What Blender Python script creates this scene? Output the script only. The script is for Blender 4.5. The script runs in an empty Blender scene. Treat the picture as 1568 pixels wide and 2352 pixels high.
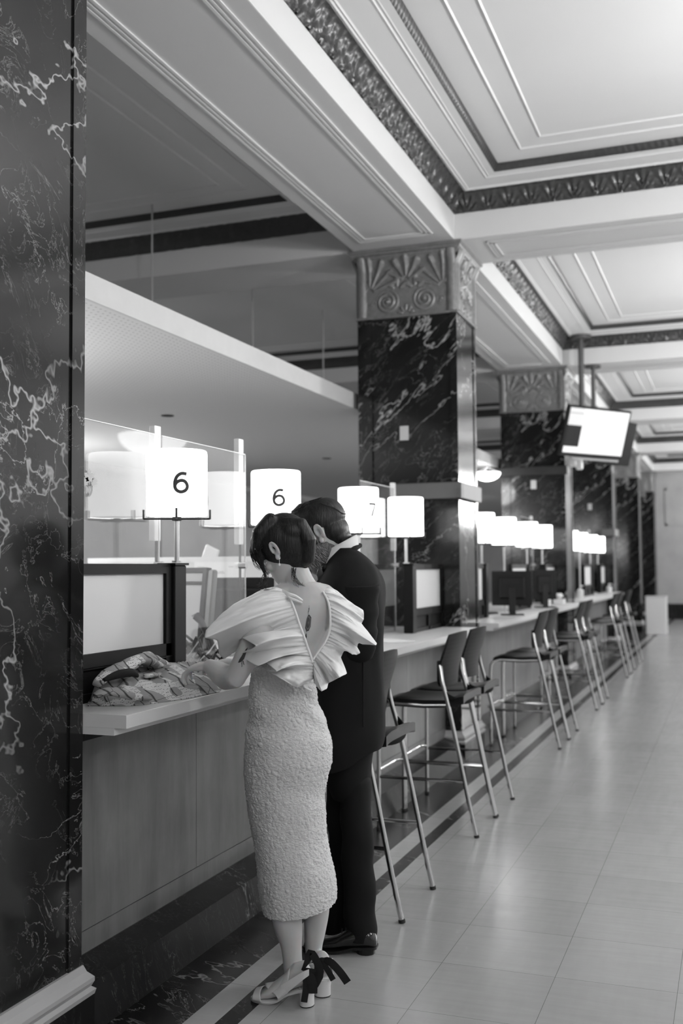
import bpy, math, random
from mathutils import Vector, Matrix, noise
random.seed(7)
S = bpy.context.scene
COL = S.collection
PI = math.pi
# ------------------------------------------------------------------ camera
FPX, YAW, PITCH, ROLL, EYE = 2400.0, math.radians(20.51), math.radians(3.04), math.radians(-0.438), 1.48
_f = Vector((-math.sin(YAW)*math.cos(PITCH), math.cos(YAW)*math.cos(PITCH), math.sin(PITCH)))
_r = Vector((math.cos(YAW), math.sin(YAW), 0.0))
_u = _r.cross(_f)
_r2 = _r*math.cos(ROLL) + _u*math.sin(ROLL)
_u2 = -_r*math.sin(ROLL) + _u*math.cos(ROLL)
cd = bpy.data.cameras.new('camera'); cam = bpy.data.objects.new('camera', cd); COL.objects.link(cam)
cd.sensor_fit = 'VERTICAL'; cd.sensor_height = 36.0; cd.lens = 36.0*FPX/2352.0
cd.clip_start = 0.05; cd.clip_end = 200
m = Matrix((_r2, _u2, -_f)).transposed().to_4x4(); m.translation = Vector((0, 0, EYE)); cam.matrix_world = m
cd.dof.use_dof = True; cd.dof.focus_distance = 3.62; cd.dof.aperture_fstop = 2.4
S.camera = cam
S.view_settings.view_transform = 'Standard'; S.view_settings.look = 'None'; S.view_settings.gamma = 1.0
S.view_settings.use_curve_mapping = False
S.view_settings.exposure = 0.0
# ------------------------------------------------------------------ world: a faint even ambience
W = bpy.data.worlds.new('world'); S.world = W; W.use_nodes = True
W.node_tree.nodes['Background'].inputs[0].default_value = (1, 1, 1, 1)
W.node_tree.nodes['Background'].inputs[1].default_value = 0.3
# light levels
PEND_UP, PEND_DOWN, SHADE_E, STAFF_UP = 275.0, 88.0, 3.4, 14.0

def ray(px, py):
    c = (px-784.0)/FPX; d = (py-1176.0)/FPX
    return _r2*c - _u2*d + _f
def onX(px, py, X): v = ray(px, py); return v*(X/v.x) + Vector((0, 0, EYE))
def onY(px, py, Y): v = ray(px, py); return v*(Y/v.y) + Vector((0, 0, EYE))
def onZ(px, py, Z): v = ray(px, py); return v*((Z-EYE)/v.z) + Vector((0, 0, EYE))

# ------------------------------------------------------------------ material helpers
def g(v): return (v, v, v, 1.0)
class NT:
    def __init__(s, name):
        s.m = bpy.data.materials.new(name); s.m.use_nodes = True
        s.t = s.m.node_tree; s.n = s.t.nodes; s.l = s.t.links
        s.b = s.n['Principled BSDF']; s.out = s.n['Material Output']
    def node(s, ty, **k):
        n = s.n.new(ty)
        for a, b in k.items():
            if a in n.inputs.keys() if hasattr(n.inputs, 'keys') else False: pass
            setattr(n, a, b)
        return n
    def link(s, a, b): s.l.new(a, b)
    def set(s, n, i, v):
        if hasattr(v, 'is_linked') or isinstance(v, bpy.types.NodeSocket): s.l.new(v, n.inputs[i])
        else: n.inputs[i].default_value = v
    def coord(s, kind='Object', scale=(1, 1, 1), loc=(0, 0, 0), rot=(0, 0, 0)):
        c = s.n.new('ShaderNodeTexCoord'); mp = s.n.new('ShaderNodeMapping')
        s.l.new(c.outputs[kind], mp.inputs[0]); mp.inputs['Scale'].default_value = scale
        mp.inputs['Location'].default_value = loc; mp.inputs['Rotation'].default_value = rot
        return mp.outputs[0]
    def noise(s, vec, scale, detail=4, rough=.55, dist=0.0):
        n = s.n.new('ShaderNodeTexNoise'); s.l.new(vec, n.inputs['Vector'])
        n.inputs['Scale'].default_value = scale; n.inputs['Detail'].default_value = detail
        n.inputs['Roughness'].default_value = rough; n.inputs['Distortion'].default_value = dist
        return n.outputs[0]
    def math(s, op, a, b=0.0, c=0.0, clamp=False):
        n = s.n.new('ShaderNodeMath'); n.operation = op; n.use_clamp = clamp
        s.set(n, 0, a); s.set(n, 1, b)
        if op in ('MULTIPLY_ADD',): s.set(n, 2, c)
        return n.outputs[0]
    def ramp(s, fac, pts):
        n = s.n.new('ShaderNodeValToRGB'); s.l.new(fac, n.inputs[0]); e = n.color_ramp.elements
        e[0].position, e[0].color = pts[0][0], g(pts[0][1]); e[1].position, e[1].color = pts[1][0], g(pts[1][1])
        for p, v in pts[2:]:
            k = e.new(p); k.color = g(v)
        return n.outputs[0]
    def rng(s, v, a, b, c, d):
        n = s.n.new('ShaderNodeMapRange'); s.set(n, 0, v)
        for i, q in zip((1, 2, 3, 4), (a, b, c, d)): n.inputs[i].default_value = q
        return n.outputs[0]
    def mixc(s, f, a, b):
        n = s.n.new('ShaderNodeMix'); n.data_type = 'RGBA'; s.set(n, 0, f); s.set(n, 6, a); s.set(n, 7, b); return n.outputs[2]
    def bump(s, h, strength=.3, dist=.01):
        n = s.n.new('ShaderNodeBump'); n.inputs['Strength'].default_value = strength; n.inputs['Distance'].default_value = dist
        s.l.new(h, n.inputs['Height']); s.l.new(n.outputs[0], s.b.inputs['Normal'])
    def col(s, v): s.set(s.b, 'Base Color', v)
    def rough(s, v): s.set(s.b, 'Roughness', v)

def flat(name, v, rough=.5, metal=0.0, spec=.5, var=0.06, scale=9.0, bump=0.0, bscale=60):
    t = NT(name); vec = t.coord()
    n = t.noise(vec, scale, 3)
    t.col(t.mixc(n, g(v*(1-var)), g(min(1, v*(1+var))))); t.rough(rough); t.b.inputs['Metallic'].default_value = metal
    t.b.inputs['Specular IOR Level'].default_value = spec
    if bump: t.bump(t.noise(vec, bscale, 4), bump, .002)
    return t.m

def emis(name, v, s, base=.8):
    t = NT(name); t.col(g(base)); t.b.inputs['Emission Color'].default_value = g(v); t.b.inputs['Emission Strength'].default_value = s
    return t.m

def marble(name, base, vein, scale=1.0, rough=.14, big=1.0, stretch=(1, 1, .75), rot=(0.3, 0.5, 0.2), fine=.45, spec=.4):
    t = NT(name); v0 = t.coord(rot=rot); mp0 = t.n.new('ShaderNodeMapping'); t.l.new(v0, mp0.inputs[0]); mp0.inputs['Scale'].default_value = stretch; vec = mp0.outputs[0]
    def veins(sc, det, dist, w, off):
        mp = t.n.new('ShaderNodeMapping'); t.l.new(vec, mp.inputs[0]); mp.inputs['Location'].default_value = off
        a = t.noise(mp.outputs[0], sc*scale, det, .62, dist)
        d = t.math('ABSOLUTE', t.math('SUBTRACT', a, .5))
        return t.rng(d, 0.0, w, 1.0, 0.0)
    v1 = veins(.8, 6, .25, .0055, (3, 1, 7)); v2 = veins(2.2, 7, .6, .0042, (0, 5, 2)); v3 = veins(6.5, 6, 1.0, .007, (8, 0, 1))
    k1 = t.rng(t.noise(vec, .9*scale, 2), .45, .62, 0, 1); k2 = t.rng(t.noise(vec, 1.9*scale, 3), .47, .66, 0, 1); k3 = t.rng(t.noise(vec, 2.7*scale, 3), .4, .65, 0, 1)
    a = t.math('MULTIPLY', t.math('MULTIPLY', v1, k1), big)
    b = t.math('MULTIPLY', t.math('MULTIPLY', v2, k2), .75)
    c = t.math('MULTIPLY', t.math('MULTIPLY', v3, k3), fine)
    f = t.math('MAXIMUM', t.math('MAXIMUM', a, b), c)
    cloud = t.rng(t.noise(vec, 2.2*scale, 5), .5, .85, 0, .05)
    f = t.math('ADD', f, cloud, clamp=True)
    t.col(t.mixc(f, g(base), g(vein))); t.rough(rough); t.b.inputs['Specular IOR Level'].default_value = spec
    return t.m

# ------------------------------------------------------------------ mesh helpers
class MB:
    def __init__(s): s.v = []; s.f = []; s.mi = []; s.cur = 0
    def add(s, vs, fs):
        o = len(s.v); s.v += [Vector(p) for p in vs]; s.f += [tuple(i+o for i in f) for f in fs]; s.mi += [s.cur]*len(fs); return s
    def box(s, a, b, M=None):
        x0, y0, z0 = a; x1, y1, z1 = b
        if x0 > x1: x0, x1 = x1, x0
        if y0 > y1: y0, y1 = y1, y0
        if z0 > z1: z0, z1 = z1, z0
        vs = [Vector(p) for p in ((x0,y0,z0),(x1,y0,z0),(x1,y1,z0),(x0,y1,z0),(x0,y0,z1),(x1,y0,z1),(x1,y1,z1),(x0,y1,z1))]
        if M is not None: vs = [M @ p for p in vs]
        return s.add(vs, [(0,3,2,1),(4,5,6,7),(0,1,5,4),(1,2,6,5),(2,3,7,6),(3,0,4,7)])
    def bev(s, a, b, r=.01, M=None):           # box with chamfered edges all round
        x0, y0, z0 = [min(p, q) for p, q in zip(a, b)]; x1, y1, z1 = [max(p, q) for p, q in zip(a, b)]
        ring = lambda z, i: [(x0+i+r0, y0+i, z) if 0 else p for p in ()]
        def R(z, i, c):
            X0, X1, Y0, Y1 = x0+i, x1-i, y0+i, y1-i
            return [(X0+c,Y0,z),(X1-c,Y0,z),(X1,Y0+c,z),(X1,Y1-c,z),(X1-c,Y1,z),(X0+c,Y1,z),(X0,Y1-c,z),(X0,Y0+c,z)]
        rs = [R(z0, r, r*.6), R(z0+r, 0, r), R(z1-r, 0, r), R(z1, r, r*.6)]
        if M is not None: rs = [[M @ Vector(p) for p in q] for q in rs]
        return s.rings(rs)
    def rings(s, rs, cap=True, closed=True):
        n = len(rs[0]); vs = [p for r in rs for p in r]; fs = []
        for k in range(len(rs)-1):
            for i in range(n if closed else n-1):
                j = (i+1) % n; fs.append((k*n+i, k*n+j, (k+1)*n+j, (k+1)*n+i))
        if cap: fs.append(tuple(reversed(range(n)))); fs.append(tuple(range((len(rs)-1)*n, len(rs)*n)))
        return s.add(vs, fs)
    def tube(s, pts, r, n=10, cap=True):
        pts = [Vector(p) for p in pts]; rs = []; m = len(pts)
        rad = r if isinstance(r, (list, tuple)) else [r]*m
        up = None
        for i, p in enumerate(pts):
            d = (pts[min(i+1, m-1)] - pts[max(i-1, 0)]).normalized()
            if up is None:
                up = Vector((0, 0, 1)) if abs(d.z) < .9 else Vector((1, 0, 0))
            a = d.cross(up).normalized(); b = a.cross(d).normalized(); up = b
            rs.append([p + (a*math.cos(2*PI*k/n) + b*math.sin(2*PI*k/n))*rad[i] for k in range(n)])
        return s.rings(rs, cap)
    def lathe(s, prof, c=(0, 0, 0), n=32, cap=True):
        c = Vector(c)
        return s.rings([[c + Vector((r*math.cos(2*PI*k/n), r*math.sin(2*PI*k/n), z)) for k in range(n)] for r, z in prof], cap)
    def ell(s, secs, n=28, cap=True, fn=None): # loft of ellipses: (centre, a, b, rotz, tilt matrix or None)
        rs = []
        for q in secs:
            c, a, b = Vector(q[0]), q[1], q[2]; rz = q[3] if len(q) > 3 else 0; ex = q[4] if len(q) > 4 else 2.0
            M = Matrix.Rotation(rz, 3, 'Z')
            if len(q) > 5 and q[5] is not None: M = q[5] @ M
            r = []
            for k in range(n):
                t = 2*PI*k/n; ct, st = math.cos(t), math.sin(t)
                e = 2.0/ex
                r.append(c + M @ Vector((a*math.copysign(abs(ct)**e, ct), b*math.copysign(abs(st)**e, st), 0)))
            rs.append(r)
        return s.rings(rs, cap)
    def grid(s, fn, nu, nv, closeu=False):
        vs = [fn(i/(nu-1) if not closeu else i/nu, j/(nv-1)) for j in range(nv) for i in range(nu)]; fs = []
        for j in range(nv-1):
            for i in range(nu if closeu else nu-1):
                k = (i+1) % nu; fs.append((j*nu+i, j*nu+k, (j+1)*nu+k, (j+1)*nu+i))
        return s.add(vs, fs)
    def build(s, name, mat, parent=None, smooth=False, local=False, bevel=0.0, auto=40):
        me = bpy.data.meshes.new(name); off = Vector((0, 0, 0))
        if parent is not None and not local:
            p = parent
            while p is not None: off += p.location; p = p.parent
        me.from_pydata([tuple(p - off) for p in s.v], [], s.f)
        mats = mat if isinstance(mat, (list, tuple)) else [mat]
        for q in mats: me.materials.append(q)
        if len(mats) > 1: me.polygons.foreach_set('material_index', s.mi)
        if smooth:
            me.polygons.foreach_set('use_smooth', [True]*len(me.polygons))
            if auto and auto < 180: me.set_sharp_from_angle(angle=math.radians(auto))
        me.update()
        o = bpy.data.objects.new(name, me); COL.objects.link(o)
        if parent is not None: o.parent = parent
        if bevel:
            b = o.modifiers.new('bevel', 'BEVEL'); b.width = bevel; b.segments = 2; b.limit_method = 'ANGLE'
        return o
def tag(o, label=None, cat=None, group=None, kind=None):
    if label: o['label'] = label
    if cat: o['category'] = cat
    if group: o['group'] = group
    if kind: o['kind'] = kind
    return o
def thing(name, label, cat, loc=(0, 0, 0), rz=0, group=None):
    o = bpy.data.objects.new(name, None); COL.objects.link(o); o.location = loc; o.rotation_euler = (0, 0, rz)
    o.empty_display_size = .1
    return tag(o, label, cat, group)
def struct(name, mb, mat, smooth=False, bevel=0.0):
    return tag(mb.build(name, mat, smooth=smooth, bevel=bevel), kind='structure')
def copy_tree(o, parent=None):
    c = o.copy(); COL.objects.link(c)
    if parent is not None: c.parent = parent
    for ch in [q for q in o.children]: copy_tree(ch, c)
    return c
def smooths(x, a, b):
    t = max(0.0, min(1.0, (x-a)/(b-a))); return t*t*(3-2*t)
def cr(pts, n):                         # Catmull-Rom resample (tuples of any length)
    m = len(pts); out = []
    for k in range(n):
        t = k/(n-1)*(m-1); i = min(int(t), m-2); f = t-i
        p0, p1, p2, p3 = pts[max(i-1, 0)], pts[i], pts[i+1], pts[min(i+2, m-1)]
        out.append(tuple(.5*((2*b)+(-a+c)*f+(2*a-5*b+4*c-d)*f*f+(-a+3*b-3*c+d)*f**3) for a, b, c, d in zip(p0, p1, p2, p3)))
    return out
# ================================================================== materials
M_ = {}
M_['marble'] = marble('black_veined_marble', .011, .62, 1.0, .10)
M_['marble_pillar'] = marble('black_veined_marble_slab', .010, .46, .9, .13, stretch=(.42, 1.1, 1.25), rot=(.35, .62, .5))
M_['marble_floor'] = marble('dark_marble_border', .009, .34, 1.3, .26, spec=.16, fine=.3, stretch=(.6, 1.5, 1), rot=(0, 0, .4))
M_['marble_base'] = marble('dark_marble_plinth', .009, .22, 1.6, .3, spec=.15, fine=.6, stretch=(1.9, 1.9, .4), rot=(0, 0, 0))
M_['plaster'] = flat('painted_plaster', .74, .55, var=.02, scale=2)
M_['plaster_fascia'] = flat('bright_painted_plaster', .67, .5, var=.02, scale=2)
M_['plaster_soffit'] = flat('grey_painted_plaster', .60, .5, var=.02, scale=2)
M_['bronze'] = flat('carved_dark_gilding', .075, .36, metal=.5, var=.25, scale=40)
M_['capital'] = flat('carved_bronzed_plaster', .21, .42, metal=.25, var=.35, scale=25)
M_['stonewall'] = flat('limestone_wall', .36, .6, var=.22, scale=2.2, bump=.15, bscale=25)
M_['black'] = flat('black_plastic', .012, .4, 0.0, .3, var=.1)
M_['blackmat'] = flat('black_matt_plastic', .012, .5, 0.0, .22, var=.1)
M_['frame'] = flat('black_stained_wood', .008, .5, 0.0, .12, var=.15, scale=20)
M_['chrome'] = flat('chrome', .62, .13, metal=1.0, var=.02)
M_['steel'] = flat('brushed_aluminium', .55, .3, metal=.6, var=.05)
M_['white'] = flat('white_laminate', .66, .32, var=.03, scale=5)
M_['paper'] = flat('white_paper', .75, .8, var=.02)
M_['ink'] = flat('grey_print', .06, .8, var=.1)
M_['cream'] = flat('cream_plastic', .42, .45, var=.03)
M_['rubber'] = flat('black_rubber', .02, .7)

def floor_mat():
    t = NT('honed_stone_tiles'); c = t.coord(loc=(1.06, -3.432+.4385*20, 0))
    b = t.n.new('ShaderNodeTexBrick'); t.l.new(c, b.inputs['Vector'])
    b.offset = 0.0; b.squash = 1.0
    b.inputs['Color1'].default_value = g(.0); b.inputs['Color2'].default_value = g(1.0); b.inputs['Mortar'].default_value = g(.5)
    b.inputs['Scale'].default_value = 1.0; b.inputs['Mortar Size'].default_value = .0011; b.inputs['Mortar Smooth'].default_value = .3
    b.inputs['Brick Width'].default_value = .42; b.inputs['Row Height'].default_value = .4385; b.inputs['Bias'].default_value = 0
    v1 = t.coord(scale=(1.2, 9, 1)); v2 = t.coord(scale=(14, 2.0, 1))
    st = t.math('ADD', t.math('MULTIPLY', t.noise(v1, 3, 6, .6), .5), t.math('MULTIPLY', t.noise(v2, 1.5, 5, .6), .3))
    tone = t.math('ADD', t.math('MULTIPLY', b.outputs['Color'], .03), t.math('MULTIPLY', st, .16))
    tone = t.math('ADD', tone, .27)
    # hairline cracks that cross only a few tiles
    cv = t.coord(scale=(.35, 1.9, 1)); n = t.noise(cv, 1.3, 8, .7, .3)
    crack = t.rng(t.math('ABSOLUTE', t.math('SUBTRACT', n, .5)), 0, .0016, .7, 0)
    mask = t.rng(t.noise(t.coord(), .55, 1), .55, .58, 0, 1)
    crack = t.math('MULTIPLY', crack, mask)
    cb = t.mixc(crack, tone, g(.06))
    cf = t.mixc(t.math('MULTIPLY', b.outputs['Fac'], .8), cb, g(.07))
    t.col(cf); t.rough(t.rng(st, .3, .6, .20, .28)); t.b.inputs['Specular IOR Level'].default_value = .55
    t.bump(t.noise(t.coord(), 3.0, 2), .05, .02)
    return t.m
M_['floor'] = floor_mat()
def panel_mat():
    t = NT('grey_stone_panel'); v = t.coord(scale=(1, 7, 1)); n = t.noise(v, 1.1, 6, .6, .4)
    n2 = t.noise(t.coord(), 3.0, 5, .6)
    f = t.math('ADD', t.math('MULTIPLY', n, .6), t.math('MULTIPLY', n2, .4))
    t.col(t.ramp(f, [(.35, .095), (.65, .20)])); t.rough(.32)
    t.bump(n2, .06, .004)
    return t.m
M_['panel'] = panel_mat()
def glass_mat(name, tint=.97, dirt=.05, boost=1.9):
    t = NT(name); n = t.n; n.remove(t.b)
    gx = n.new('ShaderNodeNewGeometry'); dp = n.new('ShaderNodeVectorMath'); dp.operation = 'DOT_PRODUCT'
    t.l.new(gx.outputs['Normal'], dp.inputs[0]); t.l.new(gx.outputs['Incoming'], dp.inputs[1])
    c = t.math('SUBTRACT', 1.0, t.math('ABSOLUTE', dp.outputs['Value'])); f = t.math('POWER', c, 5.0)
    f = t.math('MULTIPLY_ADD', f, .96, .04); f = t.math('MULTIPLY', f, boost/2, clamp=True)
    tr = n.new('ShaderNodeBsdfTransparent'); tr.inputs[0].default_value = g(tint)
    gl = n.new('ShaderNodeBsdfGlossy'); gl.inputs['Roughness'].default_value = .02; gl.inputs['Color'].default_value = g(1)
    df = n.new('ShaderNodeBsdfDiffuse'); df.inputs['Color'].default_value = g(.8)
    mx = n.new('ShaderNodeMixShader'); t.l.new(f, mx.inputs[0]); t.l.new(tr.outputs[0], mx.inputs[1]); t.l.new(gl.outputs[0], mx.inputs[2])
    m2 = n.new('ShaderNodeMixShader'); d = t.rng(t.noise(t.coord(scale=(1, 1, .35)), 7, 6, .65), .42, .8, dirt*.5, dirt*3)
    t.l.new(d, m2.inputs[0]); t.l.new(mx.outputs[0], m2.inputs[1]); t.l.new(df.outputs[0], m2.inputs[2])
    t.l.new(m2.outputs[0], t.out.inputs[0])
    return t.m
M_['glass'] = glass_mat('clear_acrylic', .98, .018, 2.6)
M_['glass_edge'] = flat('acrylic_edge', .75, .3)
M_['canopy'] = None
def canopy_mat():
    t = NT('perforated_white_board'); v = t.coord(); sp = t.n.new('ShaderNodeSeparateXYZ'); t.l.new(v, sp.inputs[0])
    def fr(o, k): return t.math('ABSOLUTE', t.math('SUBTRACT', t.math('FRACT', t.math('MULTIPLY', o, k)), .5))
    a = fr(sp.outputs[0], 1/.042); b = fr(sp.outputs[1], 1/.042)
    d = t.math('ADD', t.math('MULTIPLY', a, a), t.math('MULTIPLY', b, b))
    hole = t.rng(d, .018, .03, 1, 0)
    t.col(t.mixc(t.math('MULTIPLY', hole, .55), g(.60), g(.12))); t.rough(.6)
    return t.m
M_['canopy'] = canopy_mat()

# ================================================================== measures of the hall
PX = -1.98                      # hall face of the pillars
PW = .82; PD = .635             # pillar width (X) and depth (Y)
PY = [2.26, 7.89, 13.43, 18.97, 24.51, 29.46]
ZS = 4.03                       # soffit of the beams
Z2 = 4.44
CT = 1.015                      # counter top
XE, YE, YB = 5.6, 30.12, -3.6    # right wall, far wall, wall behind
XB = -8.2
# ------------------------------------------------------------------ floor
mb = MB(); mb.box((-1.548, YB, -.06), (XE+.4, YE, 0)); struct('floor', mb, M_['floor'])
mb = MB(); mb.box((-1.62, YB, -.06), (-1.548, YE, 0)); struct('floor', mb, M_['marble_floor'])
mb = MB(); mb.box((-1.72, YB, -.06), (-1.62, YE, 0)); struct('floor', mb, M_['floor'])
mb = MB(); mb.box((-2.4, YB, -.06), (-1.72, YE, 0)); struct('floor', mb, M_['marble_floor'])
mb = MB(); mb.box((XB-.2, YB, -.06), (-2.4, YE, 0)); struct('floor', mb, M_['floor'])
# ------------------------------------------------------------------ walls
mb = MB(); mb.box((XB-.2, YE, 0), (XE+.2, YE+.25, 4.8))
for z in (1.25, 2.2, 3.1): mb.box((XB, YE-.004, z), (XE, YE, z+.012))
struct('wall_back', mb, M_['stonewall'])
mb = MB(); mb.box((XB, YE-.05, 0), (XE, YE, .42)); struct('baseboard_back', mb, M_['marble_base'])
mb = MB()
for a, b in (((-1.73, YE-.03, 2.56), (-1.67, YE, 3.6)), ((1.5, YE-.03, 2.56), (1.56, YE, 3.6)), ((-1.73, YE-.03, 3.54), (1.56, YE, 3.6)), ((-1.73, YE-.03, 2.56), (1.56, YE, 2.62))): mb.box(a, b)
struct('trim_1', mb, M_['stonewall'])
mb = MB(); mb.box((XB-.2, YB-.2, 0), (XE+.2, YB, 4.8)); struct('wall_front', mb, M_['stonewall'])
mb = MB(); mb.box((XE, YB, 0), (XE+.2, YE, 4.8)); struct('wall_right', mb, M_['plaster'])
mb = MB(); mb.box((XB-.2, YB, 0), (XB, YE, 4.8)); struct('wall_left', mb, M_['stonewall'])
mb = MB(); mb.box((XB, YB, 1.38), (XB+.06, YE, 1.46)); struct('trim_2', mb, M_['frame'])
mb = MB(); mb.box((XB-.2, YB-.2, Z2+.06), (XE+.2, YE+.2, Z2+.2)); struct('ceiling', mb, M_['plaster'])
# ------------------------------------------------------------------ beams
by = [(y-.03, y+PD+.035) for y in PY]
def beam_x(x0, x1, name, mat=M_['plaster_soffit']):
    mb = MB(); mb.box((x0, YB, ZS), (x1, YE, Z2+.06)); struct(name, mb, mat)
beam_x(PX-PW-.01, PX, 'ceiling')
# fascias: bright boards a few millimetres proud of the beam sides
mb = MB(); ys = [YB]+[v for p in by for v in p]+[YE]
for k in range(0, len(ys)-1, 2): mb.box((PX, ys[k], ZS+.001), (PX+.004, ys[k+1], 4.235))
struct('trim_3', mb, M_['plaster_fascia'])
beam_x(5.0, XE, 'ceiling'); beam_x(XB, -7.7, 'ceiling')
for a, b in by:
    for x0, x1 in ((-7.7, PX-PW-.01), (PX, 5.0)):
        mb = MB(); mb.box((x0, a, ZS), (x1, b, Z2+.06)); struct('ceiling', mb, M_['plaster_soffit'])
        if x0 == PX:
            mb = MB(); mb.box((x0+.004, a-.004, ZS+.001), (x1, a, 4.235)); mb.box((x0+.004, b, ZS+.001), (x1, b+.004, 4.235)); struct('trim_3', mb, M_['plaster_fascia'])
# raised bead frames on the soffits
def bead_rect(mb, x0, x1, y0, y1, z, w=.012, hgt=.008):
    for a, b in (((x0, y0), (x0+w, y1)), ((x1-w, y0), (x1, y1)), ((x0, y0), (x1, y0+w)), ((x0, y1-w), (x1, y1))):
        mb.box((a[0], a[1], z-hgt), (b[0], b[1], z))
for k in range(len(PY)-1):
    mb = MB(); y0, y1 = PY[k]+PD+.25, PY[k+1]-.25
    for i, w in ((0, .013), (.032, .01), (.058, .016)): bead_rect(mb, PX-PW+.11+i, PX-.11-i, y0+i, y1-i, ZS, w)
    struct('trim_4', mb, M_['plaster_fascia'])
for a, b in by[1:4]:
    mb = MB()
    for i, w in ((0, .012), (.03, .01), (.052, .012)): bead_rect(mb, PX+.22+i, 4.7-i, a+.12+i, b-.12-i, ZS, w)
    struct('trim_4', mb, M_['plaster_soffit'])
# ------------------------------------------------------------------ coffers
def leaf_h(s, t, L=.165):
    """height of the carved leaf band; s runs along in metres, t across 0..1"""
    u = (s/L) % 1.0; u = abs(u-.5)*2           # 0 at leaf axis .. 1 between leaves
    x, y = u*.5, t*.86+.03
    a = math.atan2(x, y); r = math.hypot(x, y)
    env = smooths(1.02-(r/(.98*(1-.32*abs(a)/1.2))), 0, .35)
    lobes = .55+.45*math.cos(a*11.0)
    curl = math.exp(-((t-.14)/.11)**2)*(1-u)*.5
    inter = smooths(u, .72, 1)*smooths(t, .2, .6)*(.5+.5*math.cos(t*26))*.45
    eye = math.exp(-((x-.0)**2+(y-.30)**2)/.006)*.5
    return max(env*lobes*(1-.25*r)+curl+eye, inter)
def rope_h(s, t, L=.045):
    u = (s/L+t*.6) % 1.0
    return math.sin(PI*t)*(.35+.65*math.sin(PI*u))
def band(x0, x1, y0, y1, prof, mat, name, res, amp, hf, nt):
    """mitred moulding round a rectangle; prof(t)->(d,z); carved with hf"""
    for side in range(4):
        mb = MB(); W_, H_ = x1-x0, y1-y0; L = (H_ if side in (0, 2) else W_)
        nu = max(2, int(L/res))
        def P(u, t):
            d, z = prof(t); d2, z2 = prof(min(1, t+.01)); d1, z1 = prof(max(0, t-.01))
            nx, nz = (z2-z1), -(d2-d1); q = math.hypot(nx, nz) or 1; nx /= q; nz /= q
            s = (L-2*d)*u+d
            h = amp*hf(s-L/2, t) if amp else 0
            dd = d+nx*h; zz = z+nz*h
            if side == 0: return Vector((x0+dd, y0+d+(H_-2*d)*u, zz))
            if side == 2: return Vector((x1-dd, y1-d-(H_-2*d)*u, zz))
            if side == 1: return Vector((x0+d+(W_-2*d)*u, y1-dd, zz))
            return Vector((x1-d-(W_-2*d)*u, y0+dd, zz))
        mb.grid(P, nu, nt); struct(name, mb, mat, smooth=True)
def frieze_prof(t):
    return (.004+.105*t**1.3, 4.235+.135*math.sin(t*PI/2*.98))
def flat_prof(t):
    d = .11+.30*t; z = 4.371
    for c, w, hh in ((.128, .012, .010), (.150, .008, .006), (.33, .008, .006), (.352, .006, .005)):
        z -= hh*max(0, 1-abs(d-c)/w)
    return (d, z)
def thin_prof(t): return (.41+.035*t, 4.371+.048*t)
def in_prof(t):
    d = .445+.46*t; z = 4.42
    for c, w, hh in ((.65, .010, .009), (.815, .010, .009)): z -= hh*max(0, 1-abs(d-c)/w)
    return (d, z)
def coffer(x0, x1, y0, y1, q):
    band(x0, x1, y0, y1, frieze_prof, M_['bronze'], 'trim_5', q, .020, leaf_h, 17 if q < .02 else 9)
    band(x0, x1, y0, y1, flat_prof, M_['plaster'], 'ceiling', 50, 0, None, 76)
    band(x0, x1, y0, y1, thin_prof, M_['bronze'], 'trim_6', q*.9 if q < .02 else .2, .008, rope_h, 7)
    band(x0, x1, y0, y1, in_prof, M_['plaster'], 'ceiling', 50, 0, None, 93)
    mb = MB(); mb.box((x0+.904, y0+.904, 4.4202), (x1-.904, y1-.904, 4.45)); struct('ceiling', mb, M_['plaster'])
for k in range(-1, len(PY)):
    y0 = by[k][1] if k >= 0 else YB; y1 = by[k+1][0] if k+1 < len(PY) else YE
    if y1-y0 < 2: continue
    coffer(PX, 5.0, y0, y1, {0: .009, 1: .016}.get(k, .05))
    coffer(-7.7, PX-PW-.01, y0, y1, {0: .03}.get(k, .06))
# ------------------------------------------------------------------ pillars
def lobe(u, v, cx, cy, ang, r0, r1, w):
    dx, dy = math.sin(ang), math.cos(ang); px, py = u-cx, v-cy
    s = px*dx+py*dy; d = abs(px*dy-py*dx)
    if s < r0 or s > r1+w: return 0
    ww = w*(.35+.65*min(1, s/r1))
    if s > r1: d = math.hypot(d, s-r1)
    return math.sqrt(max(0, 1-(d/ww)**2))*(.6+.4*s/r1)
def palm(u, v, cx, cy, n, spread, R, w):
    return max(lobe(u, v, cx, cy, spread*(2*i/(n-1)-1), .03, R*(1-.18*abs(2*i/(n-1)-1)), w) for i in range(n))
def volute(u, v, cx, cy, R, sg):
    x, y = (u-cx)*sg, v-cy; r = math.hypot(x, y)
    if r > R: return 0
    a = math.atan2(y, x)/(2*PI); fr = (r/(R*.36)-a) % 1.0
    return (1-abs(2*fr-1)**2)*(.55+.45*(1-r/R))+(.7 if r < R*.14 else 0)
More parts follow.
